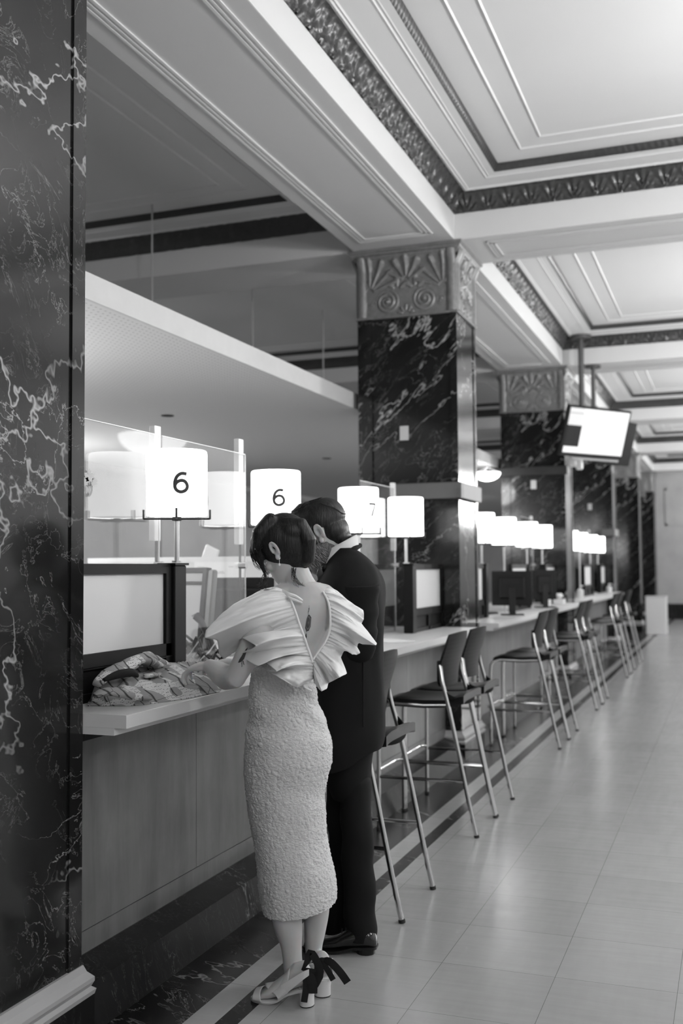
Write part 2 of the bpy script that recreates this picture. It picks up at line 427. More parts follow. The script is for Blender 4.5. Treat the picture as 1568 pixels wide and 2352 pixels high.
def cap_h(u, v, W_, H_):
    e = .075                                # plain corner shafts
    if u < e or u > W_-e:
        k = (u if u < e else W_-u)/e; return .9*math.sqrt(max(0, 1-(2*k-1)**2))+.15
    top = smooths(v, H_-.03, H_-.01)*.8
    m = W_/2; h = 0
    h = max(h, palm(u, v, m, .27, 5, 1.05, .20, .026), .9*palm(u, v, e+.03, .20, 7, 1.25, .27, .022), .9*palm(u, v, W_-e-.03, .20, 7, 1.25, .27, .022))
    h = max(h, volute(u, v, m-W_*.19, .115, .098, 1), volute(u, v, m+W_*.19, .115, .098, -1))
    h = max(h, .8*palm(u, v, m-W_*.09, .20, 3, .9, .10, .026), .8*palm(u, v, m+W_*.09, .20, 3, .9, .10, .026), .7*palm(u, v, m, .0, 5, 1.2, .075, .014))
    h = max(h, .6*volute(u, v, e+.045, .10, .05, -1), .6*volute(u, v, W_-e-.045, .10, .05, 1), top)
    return h
CAPZ = 3.475; CAPH = ZS-CAPZ
def cap_mesh(W_, name, res):
    mb = MB(); nu, nv = int(W_/res), int((CAPH-.07)/res)
    def P(a, b):
        u, v = a*W_, b*(CAPH-.07); fl = .035*smooths(b, .75, 1.0)
        return Vector((u-W_/2, -(.030*cap_h(u, v, W_, CAPH-.07)+fl-.012), v))
    mb.grid(P, nu, nv); return mb
def pillar(k, y, label, res):
    t = thing('marble_pillar', label, 'pillar', (PX-PW/2, y+PD/2, 0), group='marble pillars between the counters')
    x0, x1, y0, y1 = PX-PW, PX, y, y+PD; r = .022
    mb = MB()                                # core with stepped corner strips (a cross-shaped plan)
    c = .115
    pl = [(x0+c, y0+r), (x1-c*.45, y0+r), (x1-c*.45, y0), (x1, y0), (x1, y0+c*.6), (x1-r*.3, y0+c*.6), (x1-r*.3, y1-c*.6), (x1, y1-c*.6), (x1, y1), (x1-c*.45, y1), (x1-c*.45, y1-r), (x0+c, y1-r), (x0+c, y1), (x0, y1), (x0, y0), (x0+c, y0)]
    mb.rings([[Vector((p[0], p[1], z)) for p in pl] for z in (.02, CAPZ)])
    mb.build('shaft', M_['marble_pillar'], t)
    mb = MB(); mb.box((x0-.03, y0-.03, 0), (-1.95, y1+.03, .125)); mb.build('plinth', M_['marble_base'], t)
    mb = MB()                                # light ogee moulding round the foot
    rs = []
    for o, z in ((.030, .125), (.034, .14), (.022, .150), (.030, .165), (.030, .178), (.012, .198), (.004, .219), (-.01, .219)):
        rs.append([Vector(p) for p in ((x0-o, y0-o, z), (x1+o, y0-o, z), (x1+o, y1+o, z), (x0-o, y1+o, z))])
    mb.rings(rs); mb.build('base_moulding', M_['stonewall'], t)
    mb = MB(); mb.box((x0+.005, y0+.005, CAPZ), (x1-.005, y1-.005, ZS)); core = mb
    mb.box((x0-.012, y0-.012, CAPZ-.004), (x1+.012, y1+.012, CAPZ+.014))
    rs = []
    for o, z in ((.012, ZS-.085), (.02, ZS-.075), (.022, ZS-.06), (.04, ZS-.045), (.045, ZS-.03), (.06, ZS-.02), (.06, ZS)):
        rs.append([Vector(p) for p in ((x0-o, y0-o, z), (x1+o, y0-o, z), (x1+o, y1+o, z), (x0-o, y1+o, z))])
    mb.rings(rs); cp = mb.build('capital', M_['capital'], t)
    for nm, W_, M in (('front', PW, Matrix.Translation((x0+PW/2, y0, CAPZ+.014))), ('side', PD, Matrix.Translation((x1, y0+PD/2, CAPZ+.014)) @ Matrix.Rotation(PI/2, 4, 'Z')), ('rear', PD, Matrix.Translation((x0, y0+PD/2, CAPZ+.014)) @ Matrix.Rotation(-PI/2, 4, 'Z'))):
        q = cap_mesh(W_, nm, res); q.v = [M @ p for p in q.v]
        q.build('carved_relief', M_['capital'], cp, smooth=True, auto=180)
    return t
pillar(0, PY[0], 'dark veined marble pillar filling the left edge, nearest the camera', .03)
pillar(1, PY[1], 'marble pillar with gilded capital directly behind the standing couple', .0065)
pillar(2, PY[2], 'second marble pillar beyond the couple, beside the hanging television', .011)
pillar(3, PY[3], 'third marble pillar beyond the couple, partly hidden behind the television', .03)
pillar(4, PY[4], 'fourth marble pillar beyond the couple, behind the farthest stools', .04)
pillar(5, PY[5], 'farthest marble pillar in the row, against the far stone wall', .05)
for k, (px, py, lab) in enumerate(((928, 995, 'cream switch plate on the marble pillar behind the couple'), (1225, 1113, 'small switch plate on the second marble pillar past the couple'), (1354, 1164, 'tiny switch plate on the third marble pillar, under the television'))):
    p = onY(px, py, PY[k+1]+.018); mb = MB(); mb.bev((p.x-.036, p.y-.008, p.z-.058), (p.x+.036, p.y+.006, p.z+.058), .003)
    tag(mb.build('switch_plate', M_['cream']), lab, 'switch plate', 'switch plates on the pillars')
# ------------------------------------------------------------------ counters
XF = -1.82; XPN = -2.11
def counter(y0, y1, label, kk):
    t = thing('counter', label, 'counter', (XPN, (y0+y1)/2, 0), group='service counters between the pillars')
    mb = MB(); c = .11
    def outline(o, co): return [(-2.95, y0+.004), (XF-o-co, y0+.004), (XF-o, y0+.004+co*.35), (XF-o, y1-.004-co*.35), (XF-o-co, y1-.004), (-2.95, y1-.004)]
    mb.rings([[Vector((x, y, z)) for x, y in outline(.0, .0)] for z in (CT-.042, CT-.001)]+[[Vector((x, y, CT)) for x, y in outline(.002, .0)]])
    mb.build('worktop', M_['white'], t)
    mb = MB(); mb.rings([[Vector((x, y, z)) for x, y in outline(.045, .0)] for z in (CT-.066, CT-.0425)]); mb.build('lower_slab', M_['white'], t)
    mb = MB(); mb.box((-2.25, y0+.004, CT-.12), (XPN+.02, y1-.004, CT-.067)); mb.box((-2.9, y0+.01, CT-.12), (-2.26, y1-.01, CT-.067)); mb.build('top_rail', M_['marble_base'], t)
    mb = MB(); mb.box((XPN-.1, y0+.004, .17), (XPN, y1-.004, .245)); mb.build('bottom_rail', M_['panel'], t)
    n = max(2, round((y1-y0)/1.0)); w = (y1-y0-.008)/n
    for i in range(n):
        mb = MB(); mb.box((XPN-.1, y0+.004+i*w+.0015, .248), (XPN, y0+.004+(i+1)*w-.0015, CT-.122)); mb.build('stone_panel', M_['panel'], t)
    mb = MB()
    mb.rings([[Vector((XPN-.1, y, 0)), Vector((-1.95, y, 0)), Vector((-1.99, y, .135)), Vector((XPN+.004, y, .1695)), Vector((XPN-.1, y, .1695))] for y in (y0+.034, y1-.034)]); mb.build('plinth', M_['marble_base'], t)
names = ['white topped counter the couple lean on, nearest the camera', 'white topped counter beyond the pillar behind the couple', 'white topped counter beyond the second pillar, under the television', 'farthest white topped counter before the last pillar']
for k in range(3): counter(PY[k]+PD, PY[k+1], names[k], k)
counter(-3.3, PY[0], 'counter before the nearest pillar, left of the camera', 9)
# ------------------------------------------------------------------ suspended canopy over the staff side
t = thing('suspended_canopy', 'long white perforated canopy hung over the staff side on thin rods', 'canopy', (-2.85, 10, 2.77))
mb = MB(); mb.box((-7.2, -3, 2.772), (-2.852, 29.4, 2.80)); mb.build('underside', M_['canopy'], t)
mb = MB(); mb.box((-2.87, -3, 2.769), (-2.85, 29.4, 2.898)); mb.box((-7.2, -3, 2.80), (-2.87, 29.4, 2.898)); mb.build('fascia', flat('canopy_paint', .52, .6), t)
for y in (5.3, 7.24, 9.12, 10.99, 14, 17): mb = MB(); mb.tube([(-4.32, y, 2.89), (-4.32, y, 4.42)], .007, 6); mb.build('rod', M_['steel'], t)
for px, py in ((385, 955), (750, 1053), (1000, 1100)):
    p = onZ(px, py, 2.77); mb = MB(); mb.lathe([(.055, 0), (.055, -.004), (.042, -.004), (.042, 0)], (p.x, p.y, 2.772), 24); mb.build('downlight', M_['blackmat'], t)
# sign box round the pillar behind the couple, and farther ones
for k, (z0, z1) in ((1, (2.005, 2.135)), (2, (2.64, 2.755)), (3, (2.0, 2.13))):
    y = PY[k]; x0 = PX-(.50 if k == 1 else .95 if k == 2 else .2); lab = ['', 'dark metal bracket box across the pillar behind the couple', 'black bracket bar on the second pillar, left of the television', 'grey bracket box on the third pillar above the far lamps'][k]
    mb = MB(); mb.bev((x0, y-.06, z0), (PX+.035, y-.001, z1), .006); (mb.bev((PX+.002, y-.001, z0+.002), (PX+.035, y+PD, z1-.002), .004) if k != 2 else None)
    tag(mb.build('bracket_box', flat('dark_bracket_metal', .09 if k != 2 else .01, .5, metal=.4 if k != 2 else 0)), lab, 'bracket', 'bracket boxes on the pillars')
# ================================================================== pendants (real lamps of the hall, out of frame or far; two unseen staff bowls added for canopy light)
def pendant(x, y, z, r, label, up, down, group, top):
    t = thing('bowl_pendant', label, 'pendant lamp', (x, y, z), group=group)
    mb = MB(); prof = [(r*math.sin(a), -r*.62*math.cos(a)) for a in [i/12*PI/2 for i in range(1, 13)]]
    mb.lathe([(.001, -r*.62)]+prof, (x, y, z), 32, cap=False)
    mb.build('glass_bowl', emis('lit_opal_bowl', 1, 3.0), t, smooth=True, auto=180)
    mb = MB()
    for k in range(3):
        a = 2*PI*k/3; mb.tube([(x+r*.97*math.cos(a), y+r*.97*math.sin(a), z), (x, y, z+(top-z)*.6)], .006, 6)
    mb.tube([(x, y, z+(top-z)*.6), (x, y, top)], .01, 6); mb.build('hanging_rod', M_['steel'], t)
    for e, dz, nm in ((up, .12, 'uplight'), (down, -r*.62-.1, 'downlight')):
        if e <= 0: continue
        l = bpy.data.lights.new(nm, 'POINT'); l.energy = e; l.shadow_soft_size = .16
        o = bpy.data.objects.new(nm, l); COL.objects.link(o); o.parent = t; o.location = (0, 0, dz)
    return t
for i, y in enumerate((-.4, 5.4, 10.98, 16.5, 22.0, 27.2)):
    for x in (1.9,):
        pendant(x, y, 3.1, .42, 'large opal bowl pendant in the middle of the hall, bay %s' % ('one two three four five six'.split()[i]), PEND_UP*(.8 if i == 0 else 1), PEND_DOWN*(.75 if i == 0 else 1 if i == 1 else 1.4), 'hall pendants', 4.42)
for p, lab in ((Vector((-2.88, 12.95, 2.60)), 'glowing bowl lamp just left of the second pillar'), (Vector((-4.6, 4.3, 2.35)), 'added unseen bowl lamp lighting the canopy, hidden by the nearest pillar'), (Vector((-7.0, 8.6, 2.35)), 'added unseen bowl lamp lighting the canopy, by the left wall'), (Vector((-5.2, 19, 2.6)), 'bowl lamp under the canopy, far down the staff side'), (Vector((-5.2, 2.5, 2.6)), 'bowl lamp under the canopy behind the nearest pillar')):
    pendant(p.x, p.y, min(2.66, p.z+.08), .17, lab, 0, STAFF_UP if p.z > 2.4 else 165.0, 'staff side bowl lamps', 2.771)  # the two low, strong bowls are added out of view to brighten the canopy underside
# ================================================================== shade lamps on the counter
LR, LZ0, LZ1 = .126, 1.700, 1.972
M_['shade'] = emis('glowing_linen_shade', 1, SHADE_E, .8)
M_['opening'] = emis('lit_shade_opening', 1, 2.0)
NUM = {'6': [[(.72, .93), (.45, .955), (.22, .78), (.12, .45), (.18, .15), (.42, .02), (.68, .12), (.76, .33), (.64, .55), (.42, .60), (.22, .50), (.13, .36)]],
       '7': [[(.10, .95), (.42, .95), (.76, .95)], [(.745, .985), (.60, .62), (.47, .30), (.36, .0)]]}
def numeral_mesh(ch, ang, size):        # round-cornered strokes wrapped on the shade
    mb = MB(); r = LR+.0025; hgt = size*.70; w = size*.062
    for path in NUM[ch]:
        q = cr(path, 40) if 'cr' in globals() else path; n = len(q); row = []
        for i in range(n):
            dx, dy = q[min(i+1, n-1)][0]-q[max(i-1, 0)][0], q[min(i+1, n-1)][1]-q[max(i-1, 0)][1]; l = math.hypot(dx, dy) or 1
            nx, ny = -dy/l, dx/l
            for s_ in (-1, 1):
                x = (q[i][0]-.44)*hgt+nx*w*s_; y = q[i][1]*hgt+ny*w*s_; a = ang+x/r; row.append(Vector((r*math.sin(a), -r*math.cos(a), y)))
        mb.add(row, [(2*i, 2*i+2, 2*i+3, 2*i+1) for i in range(n-1)])
    return mb
def lamp_proto(label, y, ch=None, ang=0.6, size=.115, base=1.505):
    t = thing('counter_lamp', label, 'lamp', (-2.17, y, base), group='drum shade lamps along the counters'); z = base
    mb = MB(); n = 48; r = LR
    mb.lathe([(r*.97, LZ0), (r, LZ0+.004), (r, LZ1-.012), (r*.985, LZ1-.004), (r*.95, LZ1), (.001, LZ1)], (-2.17, y, 0), n, cap=False)
    sh = mb.build('shade', M_['shade'], t, smooth=True, auto=60)
    mb = MB(); mb.lathe([(r*.96, LZ0+.003), (.001, LZ0+.003)], (-2.17, y, 0), n, cap=False); mb.build('diffuser', M_['opening'], sh)
    mb = MB(); mb.tube([(-2.17, y, base+.004), (-2.17, y, LZ0-.012)], .0105, 14); mb.tube([(-2.17, y, base), (-2.17, y, base+.008)], .022, 14); mb.build('pole', M_['steel'], t)
    mb = MB()
    for a in (.5, .5+PI/2):
        dx, dy = math.cos(a)*.137, math.sin(a)*.137
        mb.tube([(-2.17-dx, y-dy, LZ0-.012), (-2.17+dx, y+dy, LZ0-.012)], .0045, 6)
        for s in (-1, 1): mb.tube([(-2.17+s*dx, y+s*dy, LZ0-.014), (-2.17+s*dx, y+s*dy, LZ0+.026)], .0045, 6)
    mb.lathe([(.02, LZ0-.02), (.02, LZ0-.004)], (-2.17, y, 0), 16); mb.build('shade_bracket', M_['black'], t)
    if ch:
        q = numeral_mesh(ch, ang, size); q.v = [p+Vector((-2.17, y, 1.79)) for p in q.v]; q.build('numeral', M_['ink'], sh)
        q = numeral_mesh(ch, ang+PI, size); q.v = [p+Vector((-2.17, y, 1.79)) for p in q.v]; q.build('numeral', M_['ink'], sh)
    return t
LO = [.945, 1.955, 3.205, 4.205]
base0 = PY[0]+PD
lamp_proto('lit drum shade lamp marked 6 on the post by the nearest pillar', base0+LO[0], '6', math.radians(37))
lamp_proto('lit drum shade lamp marked 6 above the heads of the couple', base0+LO[1], '6', math.radians(31), base=CT)
lamp_proto('lit drum shade lamp marked 7 right of the man\'s head', base0+LO[2], '7', math.radians(62), base=CT)
lp = lamp_proto('unmarked lit drum shade lamp before the pillar behind the couple', base0+LO[3])
ordw = ['nearest', 'second', 'third', 'last']
lq = lamp_proto('lit drum shade lamp, second of four on the first counter beyond the marble pillar', PY[1]+PD+LO[1], base=CT)
for k, bay in ((1, 'first counter beyond the marble pillar'), (2, 'counter under the television')):
    for j in range(4):
        if k == 1 and j == 1: continue
        c = copy_tree(lp if j in (0, 3) else lq); c.location = (-2.17, PY[k]+PD+LO[j], 1.505 if j in (0, 3) else CT)
        c['label'] = 'lit drum shade lamp, %s of four on the %s' % (ordw[j], bay)
# ================================================================== dark framed screens standing on the counters
XS = -2.14
def screen(y0, y1, post, label, grp='frosted screens on the counters'):
    t = thing('counter_screen', label, 'screen', (XS, (y0+y1)/2, CT), group=grp)
    mb = MB(); pw = .095
    p0, p1 = (y1-pw, y1) if post > 0 else (y0, y0+pw)
    mb.bev((XS-.035, p0, CT), (XS+.035, p1, 1.494), .004)
    mb.box((XS-.042, p0-.008, 1.494), (XS+.042, p1+.008, 1.503)); mb.build('post', M_['frame'], t)
    q0, q1 = (y0, p0) if post > 0 else (p1, y1)
    mb = MB(); w = .042 if post > 0 else .03
    mb.box((XS-.02, q0, 1.462), (XS+.02, q1, 1.500)); mb.box((XS-.02, q0, 1.135), (XS+.02, q1, 1.183))
    mb.box((XS-.022, q0, 1.128), (XS+.022, q1, 1.133))
    mb.box((XS-.02, q1-w, CT), (XS+.02, q1, 1.462)); mb.box((XS-.02, q0, CT), (XS+.02, q0+w, 1.462))
    mb.box((XS-.02, (q0+q1)/2-.02, CT), (XS+.02, (q0+q1)/2+.02, 1.135)); mb.box((XS-.02, q0, CT), (XS+.02, q1, CT+.03)); mb.build('frame', M_['frame'], t)
    mb = MB(); mb.box((XS-.006, q0+w, 1.183), (XS+.006, q1-w, 1.462)); mb.build('frosted_pane', flat('frosted_pane', .62, .45, var=.01), t)
    mb = MB(); mb.box((XS-.008, q0+w, CT+.03), (XS+.004, q1-w, 1.135)); mb.build('lower_panel', M_['frame'], t)
screen(base0+.002, 3.805, 1, 'black framed frosted screen by the nearest pillar, the coat before it')
screen(7.04, PY[1]-.002, -1, 'black framed frosted screen right of the man, against the marble pillar')
for k, nm in ((1, 'first counter past the pillar'), (2, 'counter under the television')):
    y0, y1 = PY[k]+PD, PY[k+1]
    screen(y0+.002, y0+.93, 1, 'near end frosted screen on the %s' % nm)
    screen(y1-.85, y1-.002, -1, 'far end frosted screen on the %s' % nm)
    screen(y0+2.10, y0+3.08, 1, 'middle frosted screen between monitors on the %s' % nm)
# ================================================================== clear acrylic guards
GX = -2.315
def guard(y0, y1, label, z1=2.057):
    t = thing('acrylic_guard', label, 'guard', (GX, (y0+y1)/2, CT), group='clear acrylic guards over the counters')
    mb = MB(); mb.box((GX-.003, y0, CT+.002), (GX+.003, y1, z1)); mb.build('clear_sheet', M_['glass'], t)
    mb = MB(); mb.box((GX-.0032, y0, z1), (GX+.0032, y1, z1+.0025)); mb.box((GX-.0032, y1, CT+.002), (GX+.0032, y1+.0025, z1)); mb.build('bright_edge', M_['glass_edge'], t)
def gpost(y, label, z1=2.10, w=.052):
    t = thing('guard_post', label, 'post', (GX+.03, y, CT), group='slotted white guard posts')
    for a, b, nm in ((1.60, 1.79, 'lower_sleeve'), (1.79, z1, 'upper_sleeve')):
        mb = MB()
        z0 = a if a < 1.7 else 1.791
        mb.bev((GX-.036, y-w/2, z0), (GX-.008, y+w/2, b), .002)
        for d in (-.014, .006): mb.box((GX-.039, y+d, z0+.002), (GX-.036, y+d+.008, b-.002))
        mb.build(nm, M_['white'], t)
    mb = MB(); mb.tube([(GX-.02, y+.008, CT), (GX-.02, y+.008, 1.62)], .0065, 8); mb.build('black_rod', M_['black'], t)
    mb = MB(); mb.tube([(GX-.01, y-.02, 1.495), (GX+.03, y-.02, 1.495)], .017, 12); mb.build('clamp', M_['chrome'], t)
guard(base0+.004, 3.94, 'clear acrylic guard sheet beside the nearest pillar')
guard(3.965, 4.79, 'clear acrylic guard sheet between the two slotted white posts')
guard(6.54, 7.30, 'clear acrylic guard sheet behind the lamp marked 7')
gpost(3.945, 'slotted white guard post left of the first lamp marked 6'); gpost(4.765, 'slotted white guard post between the two lamps marked 6', 2.135)
gpost(7.33, 'slotted white guard post left of the unmarked lamp', 2.10)
for k, nm in ((1, 'first counter past the pillar'), (2, 'counter under the television')):
    o = PY[k]-PY[0]
    guard(base0+.004+o, 3.94+o, 'acrylic guard at the near end of the %s' % nm); guard(6.54+o, 7.30+o, 'acrylic guard at the far end of the %s' % nm)
    gpost(3.945+o, 'guard post at the near end of the %s' % nm); gpost(7.33+o, 'guard post at the far end of the %s' % nm)
# maple leaf stickers on the first guard
def maple(mb, c, s, rot):
    P = [(0,-1),(.08,-.45),(.55,-.55),(.45,-.35),(.95,.05),(.75,.15),(.85,.5),(.5,.42),(.42,.55),(.2,.3),(.3,.8),(.13,.72),(0,1.0)]
    P = P+[(-x, y) for x, y in reversed(P[1:-1])]
    pts = []
    for x, y in P:
        X = x*math.cos(rot)-y*math.sin(rot); Y = x*math.sin(rot)+y*math.cos(rot); pts.append(c+Vector((0, X*s*1.2, Y*s)))
    n = len(pts); mb.add(pts+[c], [(i, (i+1) % n, n) for i in range(n)])
for i, (px, py, s) in enumerate(((205, 1096, .034), (194, 1107, .03), (217, 1109, .022))):
    mb = MB(); p = onX(px, py, GX+.0065); maple(mb, p, s, .3*i); tag(mb.build('leaf_sticker', M_['cream']), ['topmost leaf shaped sticker on the acrylic by the nearest pillar', 'lower left leaf shaped sticker, against the nearest pillar', 'small right leaf shaped sticker on the acrylic by the nearest pillar'][i], 'sticker', 'leaf stickers')
# ================================================================== monitors
def monitor(c, rz, w, h, tilt, label, parts=True):
    t = thing('monitor', label, 'monitor', (c[0], c[1], CT), rz, 'monitors on the counters'); zc = c[2]-CT
    T = Matrix.Translation((0, 0, zc)) @ Matrix.Rotation(tilt, 4, 'X')     # back looks along -Y locally
    mb = MB(); mb.bev((-w/2, -.012, -h/2), (w/2, .02, h/2), .006, T); mb.bev((-w*.32, -.04, -h*.3), (w*.32, -.012, h*.32), .012, T); mb.build('housing', M_['blackmat'], t, local=True)
    mb = MB(); mb.box((-w/2+.014, .0205, -h/2+.014), (w/2-.014, .0215, h/2-.014), T); mb.build('screen', flat('monitor_glass', .03, .15), t, local=True)
    mb = MB(); mb.bev((-.03, -.05, .008), (.03, -.03, zc), .004); mb.bev((-.11, -.12, 0), (.11, .09, .012), .005); mb.build('stand', M_['black'], t, local=True)
    mb = MB()
    for k in range(7): mb.box((-w*.2+k*w*.058, -.0412, h*.12), (-w*.2+k*w*.058+.006, -.0398, h*.26), T)
    mb.build('vent', M_['black'], t, local=True)
monitor((-2.50, 5.12, 1.275), math.radians(25), .50, .31, 0.03, 'black monitor back just left of the woman\'s face')
monitor((-2.56, 7.05, 1.275), math.radians(62), .50, .40, -.05, 'black monitor at the right of the man\'s shoulder')
o1 = PY[1]-PY[0]
monitor((-1.99, 9.95, 1.27), math.radians(14), .38, .33, 0, 'black monitor back on the first counter past the pillar, nearer one')
monitor((-1.99, 11.8, 1.27), math.radians(20), .26, .33, 0, 'black monitor back on the first counter past the pillar, farther one')
monitor((-2.42, 16.3, 1.26), math.radians(12), .52, .37, 0, 'black monitor back on the counter under the television')
monitor((-2.42, 17.6, 1.26), math.radians(12), .45, .37, 0, 'dark monitor farther along the counter under the television')
# tilted display behind the post of the near screen
t = thing('document_display', 'tilted framed display behind the post of the nearest screen', 'display', (-2.62, 4.76, CT), math.radians(-28))
T = Matrix.Translation((0, 0, .26)) @ Matrix.Rotation(-.10, 4, 'X')
mb = MB()
for a, b in (((-.15, -.012, -.20), (-.125, .012, .21)), ((.125, -.02, -.20), (.16, .014, .21)), ((-.125, -.012, .185), (.125, .012, .21)), ((-.125, -.012, -.20), (.125, .012, -.17)), ((-.125, -.013, .125), (.125, .010, .14))): mb.bev(a, b, .003, T)
mb.build('frame', M_['frame'], t, local=True)
mb = MB(); mb.box((-.126, .0, -.17), (.126, .006, .186), T); mb.build('sheet', flat('grey_sheet', .36, .6), t, local=True)
mb = MB(); mb.bev((.161, -.012, -.24), (.21, .02, .2), .008, T); mb.build('grey_case', flat('grey_case', .13, .5), t, local=True)
mb = MB(); mb.bev((-.13, -.08, 0), (.17, .1, .02), .004); mb.build('foot', M_['black'], t, local=True)
# staff partition with a printed chart
YQ = 5.75
t = thing('staff_partition', 'white partition panel behind the acrylic, a printed chart pinned on it', 'partition', (-2.85, YQ, 0))
mb = MB(); mb.bev((-3.9, YQ, .10), (-2.40, YQ+.04, 1.545), .006); mb.build('board', flat('pale_partition_board', .58, .6, var=.02), t)
mb = MB(); mb.box((-3.9, YQ-.004, 1.52), (-2.4, YQ+.044, 1.552)); mb.build('top_trim', M_['white'], t)
mb = MB(); mb.box((-3.85, YQ, 0), (-3.75, YQ+.04, .10)); mb.box((-2.55, YQ, 0), (-2.45, YQ+.04, .10)); mb.build('foot', M_['black'], t)
ch = thing('wall_chart', 'sheet with columns of small grey print, pinned to the white partition', 'chart', (-2.85, YQ-.004, 1.3))
p0, p1 = onY(446, 1415, YQ-.004), onY(562, 1289, YQ-.004)
mb = MB(); mb.box((p0.x, YQ-.003, p0.z), (p1.x, YQ-.001, p1.z)); mb.build('sheet', M_['paper'], ch)
mb = MB()
random.seed(3)
for c0, c1, fill in ((.04, .22, .8), (.26, .42, .5), (.45, .62, .65), (.66, .80, .4)):
    z = p1.z-.035; W_ = p1.x-p0.x
    while z > p0.z+.03:
        r = random.random()
        if r < .12: mb.box((p0.x+c0*W_, YQ-.0042, z), (p0.x+c1*W_, YQ-.0032, z+.003)); z -= .016
        elif r < .12+fill:
            k = random.uniform(.25, .45)*(c1-c0); m_ = (c0+c1)/2; mb.box((p0.x+(m_-k)*W_, YQ-.0042, z), (p0.x+(m_+k)*W_, YQ-.0032, z+.004)); z -= .0085
        else: z -= .03
mb.build('print_lines', flat('pale_grey_print', .38, .8), ch)
t = tag(MB().bev((-.052, -.008, 0), (.052, .008, .17), .006).build('tablet', M_['white'], None), 'white tablet leaning behind the top of the white partition', 'tablet'); p = onY(470, 1290, YQ+.16); t.location = (p.x, p.y, 1.46); t.rotation_euler = (0.1, .42, 0)
mb = MB(); mb.bev((-3.5, YQ+.1, 0), (-2.97, YQ+.6, 1.455), .01); tag(mb.build('filing_cabinet', flat('grey_cabinet', .25, .5)), 'grey cabinet behind the white partition, the tablet on it', 'cabinet')
# clutter on the staff part of the counter
t = thing('desk_phone', 'black desk phone with an upright handset behind the dark post', 'phone', (-2.42, 4.62, CT))
mb = MB(); mb.rings([[Vector((-2.50, 4.50, z)), Vector((-2.34, 4.50, z)), Vector((-2.34, 4.62, z+d)), Vector((-2.50, 4.62, z+d))] for z, d in ((CT, 0), (CT+.03, .04))]); mb.build('base', M_['black'], t)
mb = MB(); mb.tube([(-2.50, 4.6, 1.235), (-2.49, 4.6, 1.245), (-2.465, 4.6, 1.22), (-2.42, 4.6, 1.14), (-2.395, 4.6, 1.075)], [.02, .022, .017, .016, .022], 10); mb.build('handset', M_['black'], t, smooth=True)
mb = MB(); mb.tube([(-2.40+.05*math.cos(a), 4.62, 1.14+.06*math.sin(a)) for a in [i/16*PI*1.2 for i in range(17)]], .003, 6); mb.build('cord', M_['black'], t)
random.seed(11); mb = MB()
for k in range(34):
    c = Vector((-2.45+random.uniform(-.08, .07), 4.36+random.uniform(-.13, .12), CT+.012)); pts = []; a = random.uniform(0, 6.28); q = c.copy()
    for i in range(7): q = q+Vector((math.cos(a)*.03, math.sin(a)*.03, random.uniform(-.03, .045))); q.z = max(CT+.008, min(q.z, CT+.17)); a += random.uniform(-.9, .9); pts.append(q.copy())
    mb.tube(pts, random.choice((.005, .007, .010)), 6)
tag(mb.build('cable_tangle', M_['black'], smooth=True), 'tangled black cables heaped on the counter beside the dark post', 'cables', kind='stuff')
for k in range(5):
    a = random.uniform(-.5, .5); mb = MB(); c = Vector((-2.42+.07*k-.1, 4.3+.05*k, CT+.02))
    mb.tube([c+Vector((0, 0, .002)), c+Vector((.04*math.cos(a), .05, .05)), c+Vector((.07*math.cos(a), .07, .10))], .003, 6)
    tag(mb.build('pen', M_['steel'] if k % 2 else M_['white'], smooth=True), 'thin %s pen in the black cable heap, %s from the dark post' % ('grey' if k % 2 else 'white', ('nearest', 'second', 'third', 'fourth', 'farthest')[k]), 'pen', 'pens in the cable heap')
def keyboard(x, y, rz, label):
    t = thing('keyboard', label, 'keyboard', (x, y, CT), rz, 'black keyboards'); mb = MB(); mb.bev((-.21, -.07, 0), (.21, .07, .018), .004); mb.build('case', M_['blackmat'], t, local=True)
    mb = MB()
    for r in range(5):
        for q in range(14): mb.box((-.2+q*.0285, -.06+r*.0245, .018), (-.2+q*.0285+.024, -.06+r*.0245+.02, .024))
    mb.build('keys', M_['black'], t, local=True)
keyboard(-2.21, 4.10, math.radians(75), 'black keyboard on the counter, left of the woman\'s hand')
keyboard(-2.28, 9.95, math.radians(75), 'black keyboard before the monitor past the marble pillar')
for i, (x, y, a) in enumerate(((-2.18, 4.15, .5), (-2.22, 4.42, .2), (-2.05, 6.3, .9))):
    mb = MB(); M = Matrix.Translation((x, y, CT+.001)) @ Matrix.Rotation(a, 4, 'Z'); mb.box((-.105, -.148, 0), (.105, .148, .004), M)
    tag(mb.build('paper_sheet', M_['paper']), ['paper sheet lying under the woman\'s hand', 'paper sheet beside the black cables', 'paper sheet on the counter behind the man'][i], 'paper', 'papers on the counter')
def bottle(x, y, h, r, label, mat='white'):
    t = thing('pump_bottle', label, 'bottle', (x, y, CT), group='bottles on the counters')
    mb = MB(); mb.lathe([(r*.95, CT), (r, CT+.006), (r, CT+h*.62), (r*.5, CT+h*.74), (r*.3, CT+h*.76)], (x, y, 0), 18); mb.build('body', M_[mat], t, smooth=True)
    mb = MB(); mb.tube([(x, y, CT+h*.75), (x, y, CT+h)], r*.18, 8); mb.tube([(x-r*.2, y, CT+h), (x+r*.9, y, CT+h*.98)], r*.2, 8); mb.build('pump', M_['white'], t)
bottle(-2.12, 15.66, .17, .05, 'white pump bottle on the counter under the television'); bottle(-2.0, 18.35, .15, .05, 'white pump bottle at the far end of the counter under the television')
bottle(-2.06, 12.45, .19, .035, 'tall white bottle before the second pillar')
t = thing('tissue_box', 'white tissue box with a tissue standing up, before the second pillar', 'box', (-2.0, 12.9, CT)); mb = MB(); mb.bev((-2.06, 12.8, CT), (-1.94, 13.03, CT+.06), .004); mb.build('carton', M_['white'], t)
